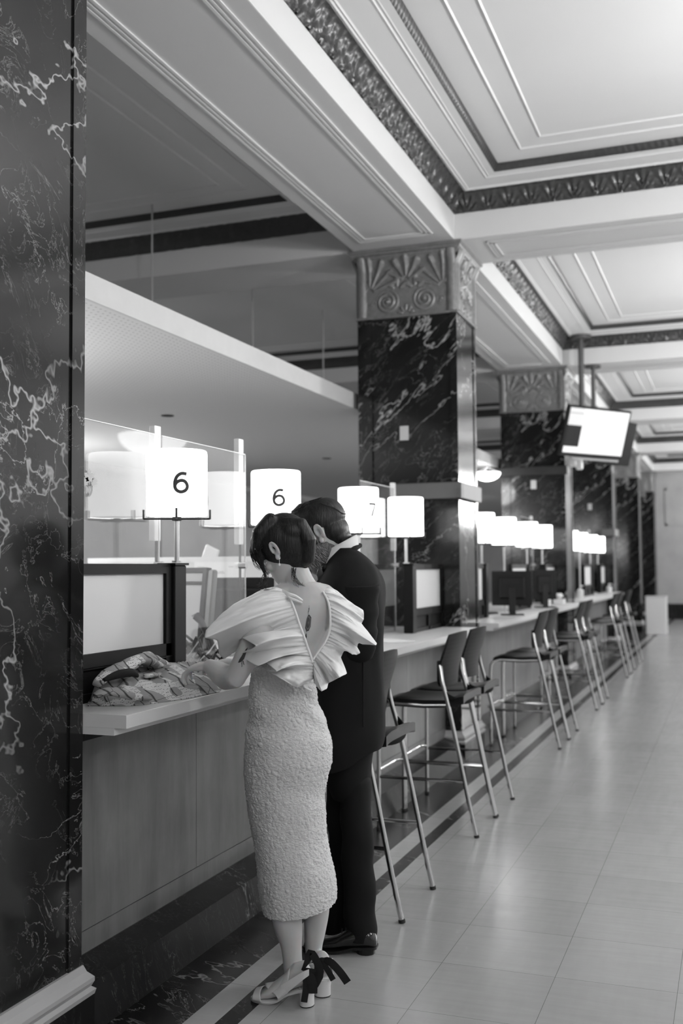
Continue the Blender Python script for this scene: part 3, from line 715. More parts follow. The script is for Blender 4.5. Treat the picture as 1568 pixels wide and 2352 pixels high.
mb = MB(); mb.rings([[Vector((-2.0+r*math.cos(a), 12.9+r*math.sin(a)*1.5, CT+z)) for a in [i*PI/4 for i in range(8)]] for r, z in ((.02, .06), (.05, .10), (.03, .13))]); mb.build('tissue', M_['paper'], t)
for i, (x, y, w, h, d) in enumerate(((-5.0, 7.5, 1.6, .75, .7), (-5.4, 11.5, 1.6, .75, .7), (-5.0, 15.5, 1.6, .75, .7))):
    t = thing('staff_desk', 'staff desk under the canopy, %s from the camera' % ('nearest', 'middle', 'farthest')[i], 'desk', (x, y, 0), group='staff desks')
    mb = MB(); mb.bev((x-w/2, y-d/2, h-.03), (x+w/2, y+d/2, h), .004); mb.build('desktop', M_['white'], t)
    mb = MB(); mb.box((x-w/2+.02, y-d/2, 0), (x-w/2+.05, y+d/2, h-.03)); mb.box((x+w/2-.05, y-d/2, 0), (x+w/2-.02, y+d/2, h-.03)); mb.box((x-w/2, y-.01, .3), (x+w/2, y+.01, 1.35)); mb.build('panel', flat('desk_panel', .2, .5), t)
# ================================================================== kiosk, television
t = thing('white_kiosk', 'small white cabinet on the floor by the last pillar', 'cabinet', (-1.57, 23.4, 0)); mb = MB(); mb.bev((-1.78, 23.2, .0), (-1.36, 23.75, .80), .012); mb.build('body', M_['white'], t)
mb = MB(); mb.box((-1.79, 23.19, .80), (-1.35, 23.76, .815)); mb.build('top', M_['white'], t)
def television():
    a, b = .941, .297; C = Vector((-1.523, 13.0, 3.106)); w, h = 1.022, .544
    u = Vector((math.cos(a), math.sin(a), 0)); n = Vector((math.sin(a)*math.cos(b), -math.cos(a)*math.cos(b), -math.sin(b))); v = u.cross(n)
    if v.z > 0: v = -v
    T = Matrix((u, -v, n)).transposed().to_4x4(); T.translation = C
    # a second set hangs back to back; two ceiling poles carry the pair
    t = thing('hanging_television', 'lit television hung from the ceiling by poles near the second pillar', 'television', tuple(C))
    mb = MB(); mb.bev((-w/2-.035, -h/2-.045, -.05), (w/2+.035, h/2+.03, -.002), .008, T); mb.build('housing', M_['blackmat'], t)
    white = emis('lit_screen_white', 1, .9, .2); grey = emis('lit_screen_pale', .72, 1.0)
    mb = MB(); mb.box((-w/2+.24, -h/2, -.002), (w/2, h/2, .001), T); mb.box((-w/2, -h/2, -.002), (-w/2+.24, -h/2+.075, .001), T); sc = mb.build('screen', white, t)
    mb = MB(); mb.box((-w/2, h/2-.21, -.002), (-w/2+.24, h/2-.065, .001), T); mb.box((-w/2, h/2-.06, -.002), (-w/2+.24, h/2, .001), T); mb.build('side_tiles', emis('screen_pale_tile', .8, .8, .2), sc)
    mb = MB(); mb.box((-w/2, -h/2+.075, -.002), (-w/2+.24, h/2-.21, .0005), T); mb.build('dark_tile', M_['black'], sc)
    mb = MB()
    for k in range(20):
        q0, q1 = 2*PI*k/24, 2*PI*(k+.8)/24; r = .085; cx, cy = .22, .02
        mb.add([T @ Vector((cx+rr*math.cos(q), cy+rr*math.sin(q), .0018)) for rr, q in ((r, q0), (r, q1), (r*.86, q1), (r*.86, q0))], [(0, 1, 2, 3)])
    mb.box((.16, -.01, .001), (.185, .07, .0018), T); mb.box((.20, -.03, .001), (.27, -.018, .0018), T); mb.build('emblem', emis('screen_emblem_grey', .75, .8, .2), sc)
    mb = MB(); T2 = Matrix.Translation((.10, .16, -.08)) @ T
    mb.bev((-w/2+.55, -h/2-.06, -.22), (w/2+.12, h/2-.05, -.12), .01, T2); mb.build('rear_housing', M_['blackmat'], t)
    mb = MB(); top = onY(1333, 790, 13.25); q = onY(1333, 935, 13.25)
    mb.tube([(top.x, 13.25, 4.32), (q.x+.02, 13.25, 3.0)], .035, 12); mb.tube([(top.x, 13.25, 4.32), (top.x, 13.25, 4.366)], .13, 18)
    q2 = onY(1363, 930, 13.5); mb.tube([(q2.x-.0, 13.5, 4.02), (q2.x, 13.5, 3.15)], .028, 12); mb.tube([(q2.x, 13.5, 3.995), (q2.x, 13.5, 4.022)], .10, 18)
    mb.tube([(q.x+.02, 13.25, 3.04), (q2.x, 13.5, 3.1)], .03, 10); mb.build('ceiling_pole', flat('grey_pole', .10, .35, metal=.4), t)
    mb = MB(); T3 = T @ Matrix.Translation((0, -h/2-.07, -.06)); mb.bev((-w*.28, -.018, -.03), (w*.52, .018, .02), .006, T3); mb.build('chrome_rail', M_['steel'], t)
    mb = MB(); p = onY(1328, 1062, 13.05); mb.bev((p.x-.11, p.y-.06, p.z-.05), (p.x-.02, p.y+.05, p.z+.10), .01); mb.bev((p.x-.03, p.y-.05, p.z-.09), (p.x+.05, p.y+.05, p.z+.05), .012); mb.build('bracket', M_['steel'], t)
    mb = MB(); mb.tube([tuple(p+Vector((0, 0, .05))), tuple(C+Vector((0, .12, -.1)))], .02, 8); mb.build('stay', M_['black'], t)
television()
# ================================================================== bar stools
M_['seat'] = flat('black_moulded_seat', .010, .36, spec=.28, var=.1)
def back_mat():
    t = NT('perforated_black_back'); v = t.coord(kind='Object'); sp = t.n.new('ShaderNodeSeparateXYZ'); t.l.new(v, sp.inputs[0])
    def fr(o, k): return t.math('ABSOLUTE', t.math('SUBTRACT', t.math('FRACT', t.math('MULTIPLY', o, k)), .5))
    a = fr(sp.outputs[1], 1/.024); b = fr(sp.outputs[2], 1/.024); d = t.math('MAXIMUM', a, b)
    hole = t.rng(d, .18, .22, 1, 0); t.col(t.mixc(hole, g(.012), g(.003))); t.rough(.5); t.b.inputs['Specular IOR Level'].default_value = .15; return t.m
M_['seatback'] = back_mat()
def stool_proto():
    t = thing('bar_stool', 'x', 'bar stool', (0, 0, 0), group='black and chrome bar stools along the counters'); H = .24
    def arc(pts, n=5): return pts
    # seat, slightly dished with a rolled front edge
    mb = MB()
    def S_(top):
        def f(u, v):
            x = -.545+.475*u; yy = (v-.5)*2; wdt = .215*(1-.10*(1-smooths(u, 0, .35)))
            z = .752-.018*math.sin(PI*min(1, u*1.05))*(1-yy*yy*.6)-.028*(1-smooths(u, 0, .18))+.02*smooths(u, .8, 1)
            edge = max(abs(yy)**6, 0); z -= .012*edge
            return Vector((x, yy*wdt, z-(0 if top else .030+.012*smooths(u, .1, .5))))
        return f
    n1, n2 = 18, 15; rs = []
    for i in range(n1):
        u = i/(n1-1); up = [S_(True)(u, j/(n2-1)) for j in range(n2)]; dn = [S_(False)(u, 1-j/(n2-1)) for j in range(n2)]; rs.append(up+dn)
    mb.rings(rs); mb.build('seat', M_['seat'], t, smooth=True, local=True, auto=50)
    # U bracket behind the seat
    mb = MB(); n = 17; rs = []
    for i in range(n):
        a = PI*i/(n-1); y = -.236*math.cos(a); z = .772-.055*math.sin(a)**.8; x = -.168+.085*math.sin(a)
        rs.append([Vector((x+.010*math.cos(q), y, z+.017*math.sin(q))) for q in [2*PI*k/10 for k in range(10)]])
    mb.rings(rs); mb.build('seat_bracket', flat('dull_black_plastic', .008, .8, spec=.08), t, smooth=True, local=True, auto=40)
    # back
    def Bk(front):
        def f(u, v):
            yy = (u-.5)*2; w = .214+.012*math.sin(PI*v); c = .030*(1-yy*yy)
            rr = (abs(2*v-1)**8)*.02; y = yy*(w-rr*1.2); z = .808+.290*v+.010*(1-yy*yy)*smooths(v, .7, 1)-.006*(1-yy*yy)*(1-smooths(v, 0, .3))
            x = -.205+.060*smooths(v, .0, 1)+c-.012*math.sin(PI*v)
            return Vector((x-(.014 if front else 0), y, z))
        return f
    n1, n2 = 21, 13; rs = []
    for j in range(n2):
        v = j/(n2-1); rs.append([Bk(True)(i/(n1-1), v) for i in range(n1)]+[Bk(False)(1-i/(n1-1), v) for i in range(n1)])
    mb = MB(); mb.rings(rs); mb.build('backrest', M_['seatback'], t, smooth=True, local=True, auto=50)
    for s in (-1, 1):
        y = s*H
        mb = MB(); mb.tube([(-.003, y, .012), (-.045, y, .20), (-.088, y, .41), (-.098, y, .46), (-.150, y*.985, .70), (-.188, y*.95, .84), (-.205, y*.90, .93)], .0118, 12)
        lg = mb.build('leg', M_['chrome'], t, smooth=True, local=True)
        mb = MB(); mb.tube([(0, y, 0), (-.003, y, .014)], .0145, 12); mb.build('rubber_foot', M_['rubber'], lg, local=True)
        mb = MB(); mb.bev((-.222, y*.86-.012, .865), (-.190, y*.86+.020, .955), .006); mb.build('back_clip', M_['seat'], t, local=True)
        mb = MB(); mb.tube([(-.563, y, .012), (-.560, y, .60), (-.555, y, .665), (-.535, y*.97, .692), (-.48, y*.93, .706), (-.30, y*.92, .700), (-.165, y*.96, .708)], .0118, 12)
        lg = mb.build('leg', M_['chrome'], t, smooth=True, local=True)
        mb = MB(); mb.tube([(-.563, y, 0), (-.563, y, .014)], .0145, 12); mb.build('rubber_foot', M_['rubber'], lg, local=True)
        mb = MB(); mb.tube([(-.56, y, .297), (-.066, y, .297)], .0085, 8); mb.build('side_rail', M_['chrome'], t, smooth=True, local=True)
    mb = MB(); mb.tube([(-.56, -H, .310), (-.585, -H*.88, .315), (-.592, -H*.7, .316), (-.592, H*.7, .316), (-.585, H*.88, .315), (-.56, H, .310)], .0105, 10); mb.build('footrest', M_['chrome'], t, smooth=True, local=True)
    return t
st0 = stool_proto(); first = True
stools = [(4.48, 'bar stool half hidden behind the man in black'), (5.92, 'bar stool standing clear just right of the man, nearer of a pair'), (6.43, 'bar stool right of the man, farther of the pair, before the pillar'),
 (8.84, 'bar stool under the next counter, nearer of the pair past the pillar'), (9.36, 'bar stool past the pillar, farther of that pair'), (11.26, 'bar stool before the second pillar, nearer of the pair'), (11.80, 'bar stool before the second pillar, farther of the pair'),
 (14.54, 'bar stool just past the second pillar, nearest under the far counter'), (15.22, 'bar stool under the far counter, second past the second pillar'), (16.58, 'farthest bar stool in the row')]
for y, lab in stools:
    o = st0 if first else copy_tree(st0); first = False; o.location = (-1.33 if y < 5 else -1.35, y, 0); o['label'] = lab
# ================================================================== people
F2 = Vector((_f.x, _f.y, 0)).normalized(); R2 = Vector((_r.x, _r.y, 0)); U2 = Vector((0, 0, 1))
def P(px, py, D):                       # point seen at a pixel, D metres along the lens axis
    return ray(px, py)*D + Vector((0, 0, EYE))
def V(a, b, c): return R2*a + U2*b + F2*c
def skin_mat():
    t = NT('skin'); v = t.coord(); n = t.noise(v, 14, 4)
    t.col(t.mixc(n, g(.48), g(.56))); t.rough(.5); t.b.inputs['Specular IOR Level'].default_value = .4
    t.b.inputs['Subsurface Weight'].default_value = .12; t.b.inputs['Subsurface Scale'].default_value = .01
    return t.m
M_['skin'] = skin_mat()
def hair_mat(name, v, sc=(90, 90, 6)):
    t = NT(name); c = t.coord(scale=sc); n = t.noise(c, 1.6, 3, .6, .4)
    t.col(t.mixc(t.rng(n, .35, .7, 0, 1), g(v*.5), g(v*1.7))); t.rough(.42); t.b.inputs['Specular IOR Level'].default_value = .35
    t.bump(n, .6, .004); return t.m
M_['hair'] = hair_mat('dark_hair', .012)
M_['beard'] = hair_mat('beard_hair', .13, (160, 160, 60))
M_['suit'] = flat('black_wool', .011, .8, spec=.12, var=.15, scale=4, bump=.1, bscale=500)
M_['satin'] = flat('black_satin', .02, .32, spec=.5)
M_['patent'] = flat('black_patent_leather', .008, .07, spec=.6)
M_['shirt'] = flat('white_cotton', .72, .8)
M_['leather'] = flat('white_leather', .62, .38)
M_['ribbon'] = flat('black_ribbon', .014, .6, spec=.2)
M_['ruffle'] = flat('ivory_taffeta', .78, .6, var=.03, scale=20, bump=.12, bscale=90)
def cloque():
    t = NT('ivory_cloque'); v = t.coord(scale=(75, 75, 115)); 
    vo = t.n.new('ShaderNodeTexVoronoi'); vo.feature = 'DISTANCE_TO_EDGE'; t.l.new(v, vo.inputs['Vector']); vo.inputs['Scale'].default_value = 1
    d = t.rng(vo.outputs['Distance'], 0, .25, 0, 1); n = t.noise(t.coord(), 55, 4)
    t.col(g(.66)); t.rough(.85)
    t.bump(t.math('ADD', d, t.math('MULTIPLY', n, .8)), .45, .003); return t.m
M_['cloque'] = cloque()

def orient(face, up):                   # local +X face, +Z crown
    x = face.normalized(); y = up.cross(x).normalized(); z = x.cross(y)
    return Matrix((x, y, z)).transposed()
def capsule(mb, pts, rad, n=12):        # rounded limb through points
    pts = [Vector(p) for p in pts]; d0 = (pts[0]-pts[1]).normalized(); d1 = (pts[-1]-pts[-2]).normalized()
    pp = [pts[0]+d0*rad[0]*.85, pts[0]+d0*rad[0]*.5]+pts+[pts[-1]+d1*rad[-1]*.5, pts[-1]+d1*rad[-1]*.85]; rr = [rad[0]*.4, rad[0]*.85]+list(rad)+[rad[-1]*.85, rad[-1]*.4]
    mb.tube(pp, rr, n)
def ellipsoid(mb, c, rx, ry, rz, M=None, n=16):
    n = 32 if rx > .03 else n
    M = M or Matrix.Identity(3); c = Vector(c); rs = []
    for i in range(1, n):
        a = PI*i/n; rs.append([c+M @ Vector((rx*math.sin(a)*math.cos(2*PI*k/n), ry*math.sin(a)*math.sin(2*PI*k/n), -rz*math.cos(a))) for k in range(n)])
    mb.rings(rs)
def head(mb, c, M, s=1.0, male=False):
    sec = [(-.120, .052, .020, .018), (-.110, .046, .040, .034), (-.088, .032, .060, .050), (-.062, .016, .077, .061), (-.032, .006, .088, .067), (0, 0, .094, .071), (.03, -.004, .099, .075), (.06, -.008, .096, .074), (.085, -.012, .083, .065), (.104, -.014, .058, .047), (.115, -.014, .028, .024)]
    sec = [(z, x, a, b*(1.06 if male and z < -.05 else 1)) for z, x, a, b in sec]
    rs = []
    for z, x, a, b in cr(sec, 25):
        rs.append([c+M @ (Vector((x+a*math.cos(t), b*math.sin(t), z))*s) for t in [2*PI*k/28 for k in range(28)]])
    mb.rings(rs)
    L = lambda x, y, z: c+M @ (Vector((x, y, z))*s)
    mb.tube([L(.086, 0, .012), L(.100, 0, -.012), L(.112, 0, -.034), L(.104, 0, -.046)], [.006*s, .009*s, .012*s, .009*s], 10)   # nose
    for k in (-1, 1):
        ellipsoid(mb, L(.096, k*.012, -.042), .009*s, .008*s, .007*s)
        mb.tube([L(.092, 0, .020), L(.090, k*.022, .026), L(.078, k*.045, .020)], [.006*s, .008*s, .006*s], 8)       # brow
        ellipsoid(mb, L(.077, k*.031, .002), .013*s, .013*s, .011*s)                                               # lids
        ellipsoid(mb, L(.062, k*.044, -.032), .02*s, .018*s, .018*s)                                               # cheek
    mb.tube([L(.082, -.022, -.070), L(.094, -.008, -.067), L(.094, .008, -.067), L(.082, .022, -.070)], [.004*s, .006*s, .006*s, .004*s], 8)
    mb.tube([L(.080, -.018, -.079), L(.090, 0, -.079), L(.080, .018, -.079)], [.004*s, .0065*s, .004*s], 8)
    ellipsoid(mb, L(.074, 0, -.104), .015*s, .017*s, .013*s)
def ear(mb, c, M, s, side, out=0):       # bowl, rim, inner fold and lobe
    L = lambda x, y, z: c+M @ (Vector((x, side*(y+out), z))*s)
    def rim(k, r): a = -1.15+k/16*4.7; return (-.014-.0135*math.cos(a)*r, .002+.027*math.sin(a)*r)
    mb.tube([L(rim(k, 1)[0], .083+.007*math.sin(k/16*PI), rim(k, 1)[1]) for k in range(17)], [.0035*s]+[.0048*s]*15+[.0035*s], 10)
    mb.rings([[L(-.012+r*.0135*math.cos(t)*1.05, y, .002+r*.0275*math.sin(t)) for t in [2*PI*k/20 for k in range(20)]] for r, y in ((.9, .060), (1, .072), (.95, .0805), (.55, .0775), (.2, .076))])
    mb.tube([L(-.004, .083, -.012), L(-.014, .086, -.012), L(-.021, .087, -.002), L(-.018, .087, .012), L(-.010, .086, .018)], .0032*s, 8)
    mb.rings([[L(-.005+r*.0085*math.cos(t), y, -.028+r*.011*math.sin(t)) for t in [2*PI*k/14 for k in range(14)]] for r, y in ((.8, .066), (1, .074), (.9, .083), (.4, .085))])
def hand(mb, wrist, d, up, side, s=1.0, curl=.5, spread=.18):
    """d: wrist to knuckles; up: back of the hand; side +1 thumb on the +y side"""
    x = d.normalized(); y = up.cross(x).normalized()*side; z = x.cross(y)*side
    z = up - x*up.dot(x); z.normalize()
    L = lambda a, b, c: wrist+(x*a+y*b+z*c)*s
    rs = []
    for a, w, h, cz in ((-.012, .026, .018, 0), (.012, .029, .018, 0), (.035, .037, .017, .002), (.060, .041, .015, .002), (.083, .040, .012, 0), (.092, .034, .008, -.001)):
        rs.append([L(a, w*math.cos(t), cz+h*math.sin(t)) for t in [2*PI*k/14 for k in range(14)]])
    mb.rings(rs)
    for i, (yb, l1, l2, l3, r) in enumerate(((.030, .040, .025, .020, .0088), (.010, .044, .028, .021, .0090), (-.011, .041, .026, .021, .0086), (-.031, .032, .020, .018, .0076))):
        q = L(.082, yb, 0); a = curl*(.55+.1*i); sp = (1.5-i)*spread*.7; pts = [L(.066, yb*.9, 0), q]; rad = [r*1.15, r*1.1]
        for ln, k in ((l1, 1.0), (l2, 1.15), (l3, .8)):
            dr = (x*math.cos(a)-z*math.sin(a)) + y*sp; q = q+dr.normalized()*ln*s; pts.append(q); rad.append(r*(1.0 if ln == l1 else .92 if ln == l2 else .74)); a += curl*k
        capsule(mb, pts, [v*s for v in rad], 10)
    a0 = L(.010, .024, -.006); a1 = L(.038, .052, -.016); a2 = L(.064, .064, -.026); a3 = L(.086, .064, -.036)
    capsule(mb, [a0, a1, a2, a3], [.015*s, .0125*s, .0105*s, .008*s], 10)
def body_obj(mb, name, mat, parent, vox=.0036):
    o = mb.build(name, mat, parent, smooth=True, auto=180)
    r = o.modifiers.new('skin_surface', 'REMESH'); r.mode = 'VOXEL'; r.voxel_size = vox; r.use_smooth_shade = True
    k = o.modifiers.new('relax', 'SMOOTH'); k.factor = .5; k.iterations = 5
    return o
def blob_obj(mb, name, mat, parent, vox=.005, it=4):
    o = body_obj(mb, name, mat, parent, vox); o.modifiers['relax'].iterations = it; return o
VR = math.atan2(R2.y, R2.x)             # rotation that lays ellipse axes along the view-right direction

# ------------------------------------------------------------------ the woman
DW = 3.66
w0 = P(690, 2296, DW); w0.z = 0
woman = thing('person', 'woman with dark pinned-up hair in an ivory open-back ruffled midi dress, leaning on the counter', 'person', (w0.x, w0.y, 0))
mb = MB()
def secs(rows):                          # rows: (px centre, py, D, half width px, half depth m)
    out = []
    for cx, cy, D, hw, hd in cr(rows, len(rows)*4): out.append((P(cx, cy, D), hw*D/FPX, hd, VR))
    return out
torso = [(662, 1800, DW, 60, .10), (660, 1735, DW, 86, .118), (656, 1680, DW, 82, .112), (650, 1620, DW, 68, .095), (652, 1560, DW, 64, .085), (664, 1500, DW, 68, .092), (680, 1450, DW, 76, .100), (692, 1400, DW, 82, .098), (697, 1372, DW, 78, .085), (698, 1352, DW, 58, .066), (697, 1338, DW, 38, .052)]
mb.ell(secs(torso))
for q in ((640, 1700), (690, 1700)): ellipsoid(mb, P(q[0]+22, q[1]+20, DW+.02), .075, .08, .085)
# shoulders and shoulder blades
sl, sr = P(616, 1398, DW-.04), P(768, 1394, DW+.08)
capsule(mb, [P(700, 1362, DW), P(650, 1372, DW-.02), sl], [.048, .05, .050], 16); capsule(mb, [P(700, 1362, DW), P(740, 1372, DW+.05), sr], [.048, .05, .050], 16)
ellipsoid(mb, P(668, 1415, DW-.055), .045, .03, .06); ellipsoid(mb, P(738, 1412, DW-.03), .045, .03, .06)
# neck and head
hc = P(652, 1262, DW+.02); HM = orient(V(-.80, -.50, .42), V(-.42, .86, .10))
capsule(mb, [P(698, 1362, DW-.005), P(688, 1335, DW), P(676, 1305, DW+.01), P(664, 1285, DW+.02)], [.058, .048, .046, .05], 18)
head(mb, hc, HM, .93); ear(mb, hc, HM, .95, 1, .009); ear(mb, hc, HM, .95, -1, .009)
# left arm: bent, hand on the coat
el = P(540, 1556, DW-.10); wr = P(482, 1530, DW+.10)
capsule(mb, [sl, P(596, 1450, DW-.10), P(566, 1510, DW-.12), el], [.050, .046, .041, .036], 18)
capsule(mb, [el, P(520, 1556, DW-.04), P(502, 1544, DW+.03), wr], [.038, .044, .039, .026], 18)
hand(mb, wr, V(-.80, -.10, .45), V(.05, .95, -.25), -1, .92, .62, .12)
# right arm reaching past the body to the papers
er = P(700, 1500, DW+.27); wr2 = P(548, 1524, DW+.46)
capsule(mb, [sr, P(752, 1450, DW+.18), er], [.048, .043, .036], 16); capsule(mb, [er, P(640, 1520, DW+.36), wr2], [.036, .036, .023], 16)
hand(mb, wr2, V(-.95, .05, .15), V(.05, .95, -.1), 1, .92, .5)
# legs and feet
def leg(rows, n=6):
    mb.ell([(P(cx, cy, D), hw*D/FPX, hd, VR) for cx, cy, D, hw, hd in cr(rows, len(rows)*n)])
DL, DR = DW-.05, DW+.04
leg([(640, 1790, DL+.05, 52, .085), (636, 1880, DL+.03, 46, .072), (640, 1970, DL, 38, .055), (650, 2040, DL, 35, .055), (657, 2100, DL, 35.5, .056), (663, 2140, DL, 31, .048), (668, 2170, DL, 25, .038), (671, 2200, DL, 22.5, .034), (674, 2220, DL, 24, .034), (680, 2240, DL, 26, .033), (688, 2258, DL, 22, .028), (690, 2266, DL, 15, .02)])
leg([(690, 1790, DR, 44, .080), (697, 1880, DR, 38, .07), (708, 1970, DR, 34, .056), (720, 2040, DR, 33, .055), (726, 2090, DR, 30, .055), (723, 2140, DR, 24.5, .046), (720, 2175, DR, 20, .036), (722, 2200, DR, 18.5, .033), (728, 2222, DR, 19, .034), (735, 2244, DR, 18, .032), (737, 2252, DR, 13, .024)])
def on_floor(px, py, z): return onZ(px, py, z)
hL = onZ(700, 2308, 0); hR = onZ(740, 2292, 0)+Vector((-.010, .026, 0))
dL = Vector((-1, -.07, 0)).normalized(); dR = Vector((-.42, .91, 0)).normalized()
HE = .064; FS = .86                                # height of the foot bed at the heel
def foot(h, d):
    sd = Vector((-d.y, d.x, 0)); h0 = Vector((h.x, h.y, 0))
    def rg(l, w, z0, z1, o=0):
        c = h0+d*l*FS+sd*o
        return [c+sd*(w*math.cos(t))+Vector((0, 0, (z0+z1)/2+(z1-z0)/2*math.sin(t))) for t in [2*PI*k/16 for k in range(16)]]
    mb.rings([rg(-.030, .012, HE+.012, HE+.035), rg(-.024, .024, HE+.004, HE+.055), rg(0, .029, HE+.001, HE+.085), rg(.04, .028, HE-.012, HE+.075), rg(.08, .031, .034, .100), rg(.115, .036, .018, .076), rg(.145, .040, .012, .055), rg(.170, .038, .011, .036), rg(.186, .030, .011, .026), rg(.192, .02, .013, .022)])
    for i, (o, l, r) in enumerate(((-.026, .208, .0105), (-.008, .202, .008), (.006, .196, .0075), (.018, .189, .007), (.030, .180, .0068))):
        l *= FS; capsule(mb, [h0+d*.16*FS+sd*o*.95+Vector((0, 0, .026)), h0+d*(l-.012)+sd*o+Vector((0, 0, .021)), h0+d*l+sd*o+Vector((0, 0, .018))], [r*1.1, r, r*.9], 8)
foot(hL, dL); foot(hR, dR)
body_obj(mb, 'body', M_['skin'], woman, .0034)
wb = woman.children[0]
# the hair
mb = MB()
ellipsoid(mb, hc+HM @ Vector((-.020, 0, .020)), .100, .083, .104, HM, 20)
ellipsoid(mb, P(640, 1238, DW+.01), .086, .075, .080, None, 20); ellipsoid(mb, P(684, 1252, DW+.0), .056, .066, .080, None, 20); ellipsoid(mb, P(683, 1282, DW+.01), .050, .058, .052, None, 18)
ellipsoid(mb, P(670, 1222, DW-.01), .066, .06, .050, None, 18)
capsule(mb, [P(655, 1200, DW-.03), P(690, 1204, DW-.04), P(707, 1240, DW-.045), P(706, 1285, DW-.03), P(690, 1305, DW)], [.02, .026, .030, .026, .014], 32)
capsule(mb, [P(622, 1195, DW-.02), P(594, 1225, DW-.03), P(589, 1262, DW-.015), P(600, 1295, DW), P(608, 1312, DW+.01)], [.028, .026, .018, .010, .004], 24)
capsule(mb, [P(606, 1215, DW+.03), P(584, 1240, DW+.03), P(580, 1270, DW+.04), P(588, 1294, DW+.05)], [.024, .016, .008, .003], 10)
hair = blob_obj(mb, 'hair', M_['hair'], woman, .0035, 14)
random.seed(5); mb = MB()
def strand(pts, r=.0009): mb.tube([P(*q) for q in cr(pts, 9)], [r*(1-.6*i/8) for i in range(9)], 5)
for k in range(26):
    j = lambda a: random.uniform(-a, a)
    strand([(600+j(10), 1240+j(14), DW-.04), (588+j(9), 1275+j(5), DW-.03), (606+j(6), 1310+j(6), DW), (609+j(7), 1330+j(8), DW), (600+j(12), 1345+j(9), DW)], .0011)
for k in range(10): j = lambda a: random.uniform(-a, a); strand([(584+j(6), 1240+j(8), DW+.03), (576+j(3), 1265+j(6), DW+.04), (584+j(4), 1295+j(4), DW+.05), (598+j(3), 1308+j(3), DW+.06)])
for k in range(12): j = lambda a: random.uniform(-a, a); strand([(676+j(8), 1302+j(4), DW-.03), (674+j(5), 1320+j(4), DW-.055), (680+j(8), 1338+j(6), DW-.06), (690+j(12), 1344+j(7), DW-.062)])
for k in range(40):
    j = lambda a: random.uniform(-a, a); a = random.uniform(2.2, 6.0); strand([(640+58*math.cos(a), 1238+54*math.sin(a), DW-.02+j(.03)), (644+62*math.cos(a+.25), 1240+58*math.sin(a+.25), DW-.02+j(.03)), (650+60*math.cos(a+.6), 1244+54*math.sin(a+.6), DW-.02)], .0008)
mb.build('loose_strands', M_['hair'], hair, smooth=True)
mb = MB(); e0 = hc+HM @ Vector((-.008, .088, -.040)); mb.tube([e0+Vector((0, 0, .006)), e0-Vector((0, 0, .010))], .0009, 6); ellipsoid(mb, e0-Vector((0, 0, .014)), .0042, .0042, .0050, None, 10); ellipsoid(mb, e0+Vector((0, 0, .006)), .0028, .0028, .0028, None, 8)
mb.build('drop_earring', flat('pearl', .8, .15), woman, smooth=True)
# the dress: a lofted skirt and bodice with real puckers
edge = [(1512, 592, 732, .112), (1535, 581, 724, .108), (1565, 576, 722, .104), (1600, 573.5, 727, .108), (1632, 572, 735, .114), (1670, 568, 752, .124), (1706, 565, 760.6, .132), (1747, 562.5, 761, .134), (1780, 562.5, 752, .128), (1824, 566, 746.5, .122), (1872, 573, 745, .118), (1920, 583, 747, .116), (1968, 590, 757, .118), (2010, 595, 766, .120), (2050, 601, 770, .120), (2077, 606, 771, .120)]
rows = [((l+r)/2, y, DW, (r-l)/2, b) for y, l, r, b in edge]
NR, NC = 250, 300; rr = cr(rows, NR); mb = MB(); vs = []
for j, (cx, cy, D, hw, hd) in enumerate(rr):
    c = P(cx, cy, D); a = hw*D/FPX; v = j/(NR-1)
    for i in range(NC):
        t = 2*PI*i/NC; ct, st = math.cos(t), math.sin(t)
        p = c+R2*(a*ct)+F2*(hd*st)
        # hem runs up to the right, waist gathers
        p.z += smooths(v, .55, 1.0)*(.020*ct + .012*st)
        nrm = (R2*(ct/a)+F2*(st/hd)).normalized()
        q = Vector((t*hd*78, 0, p.z*112)); q = Vector((math.cos(t)*8.2, math.sin(t)*8.2, p.z*92))
        ds = noise.voronoi(q+Vector((noise.noise(q*.5), 0, noise.noise(q*.5+Vector((9, 9, 9)))))*1.2)[0]; hgt = min(1, (ds[1]-ds[0])*1.6)
        fold = .0045*math.sin(p.z*52+2.2*ct+noise.noise(Vector((ct, st, p.z*4)))*4)*math.exp(-((cy-1640)/55)**2) + .006*math.exp(-((cy-1790-34*ct)/26)**2)*(-1 if ct > -.2 else 0)
        big = .004*noise.noise(Vector((ct*1.5, st*1.5, p.z*7)))
        p = p+nrm*(.0042*hgt+fold+big-.002)+Vector((0, 0, -.0016*hgt))
        vs.append(p)
fs = [(j*NC+i, j*NC+(i+1) % NC, (j+1)*NC+(i+1) % NC, (j+1)*NC+i) for j in range(NR-1) for i in range(NC)]
mb.add(vs, fs); skirt = mb.build('dress', M_['cloque'], woman, smooth=True, auto=180)
so = skirt.modifiers.new('thickness', 'SOLIDIFY'); so.thickness = .004; so.offset = -1
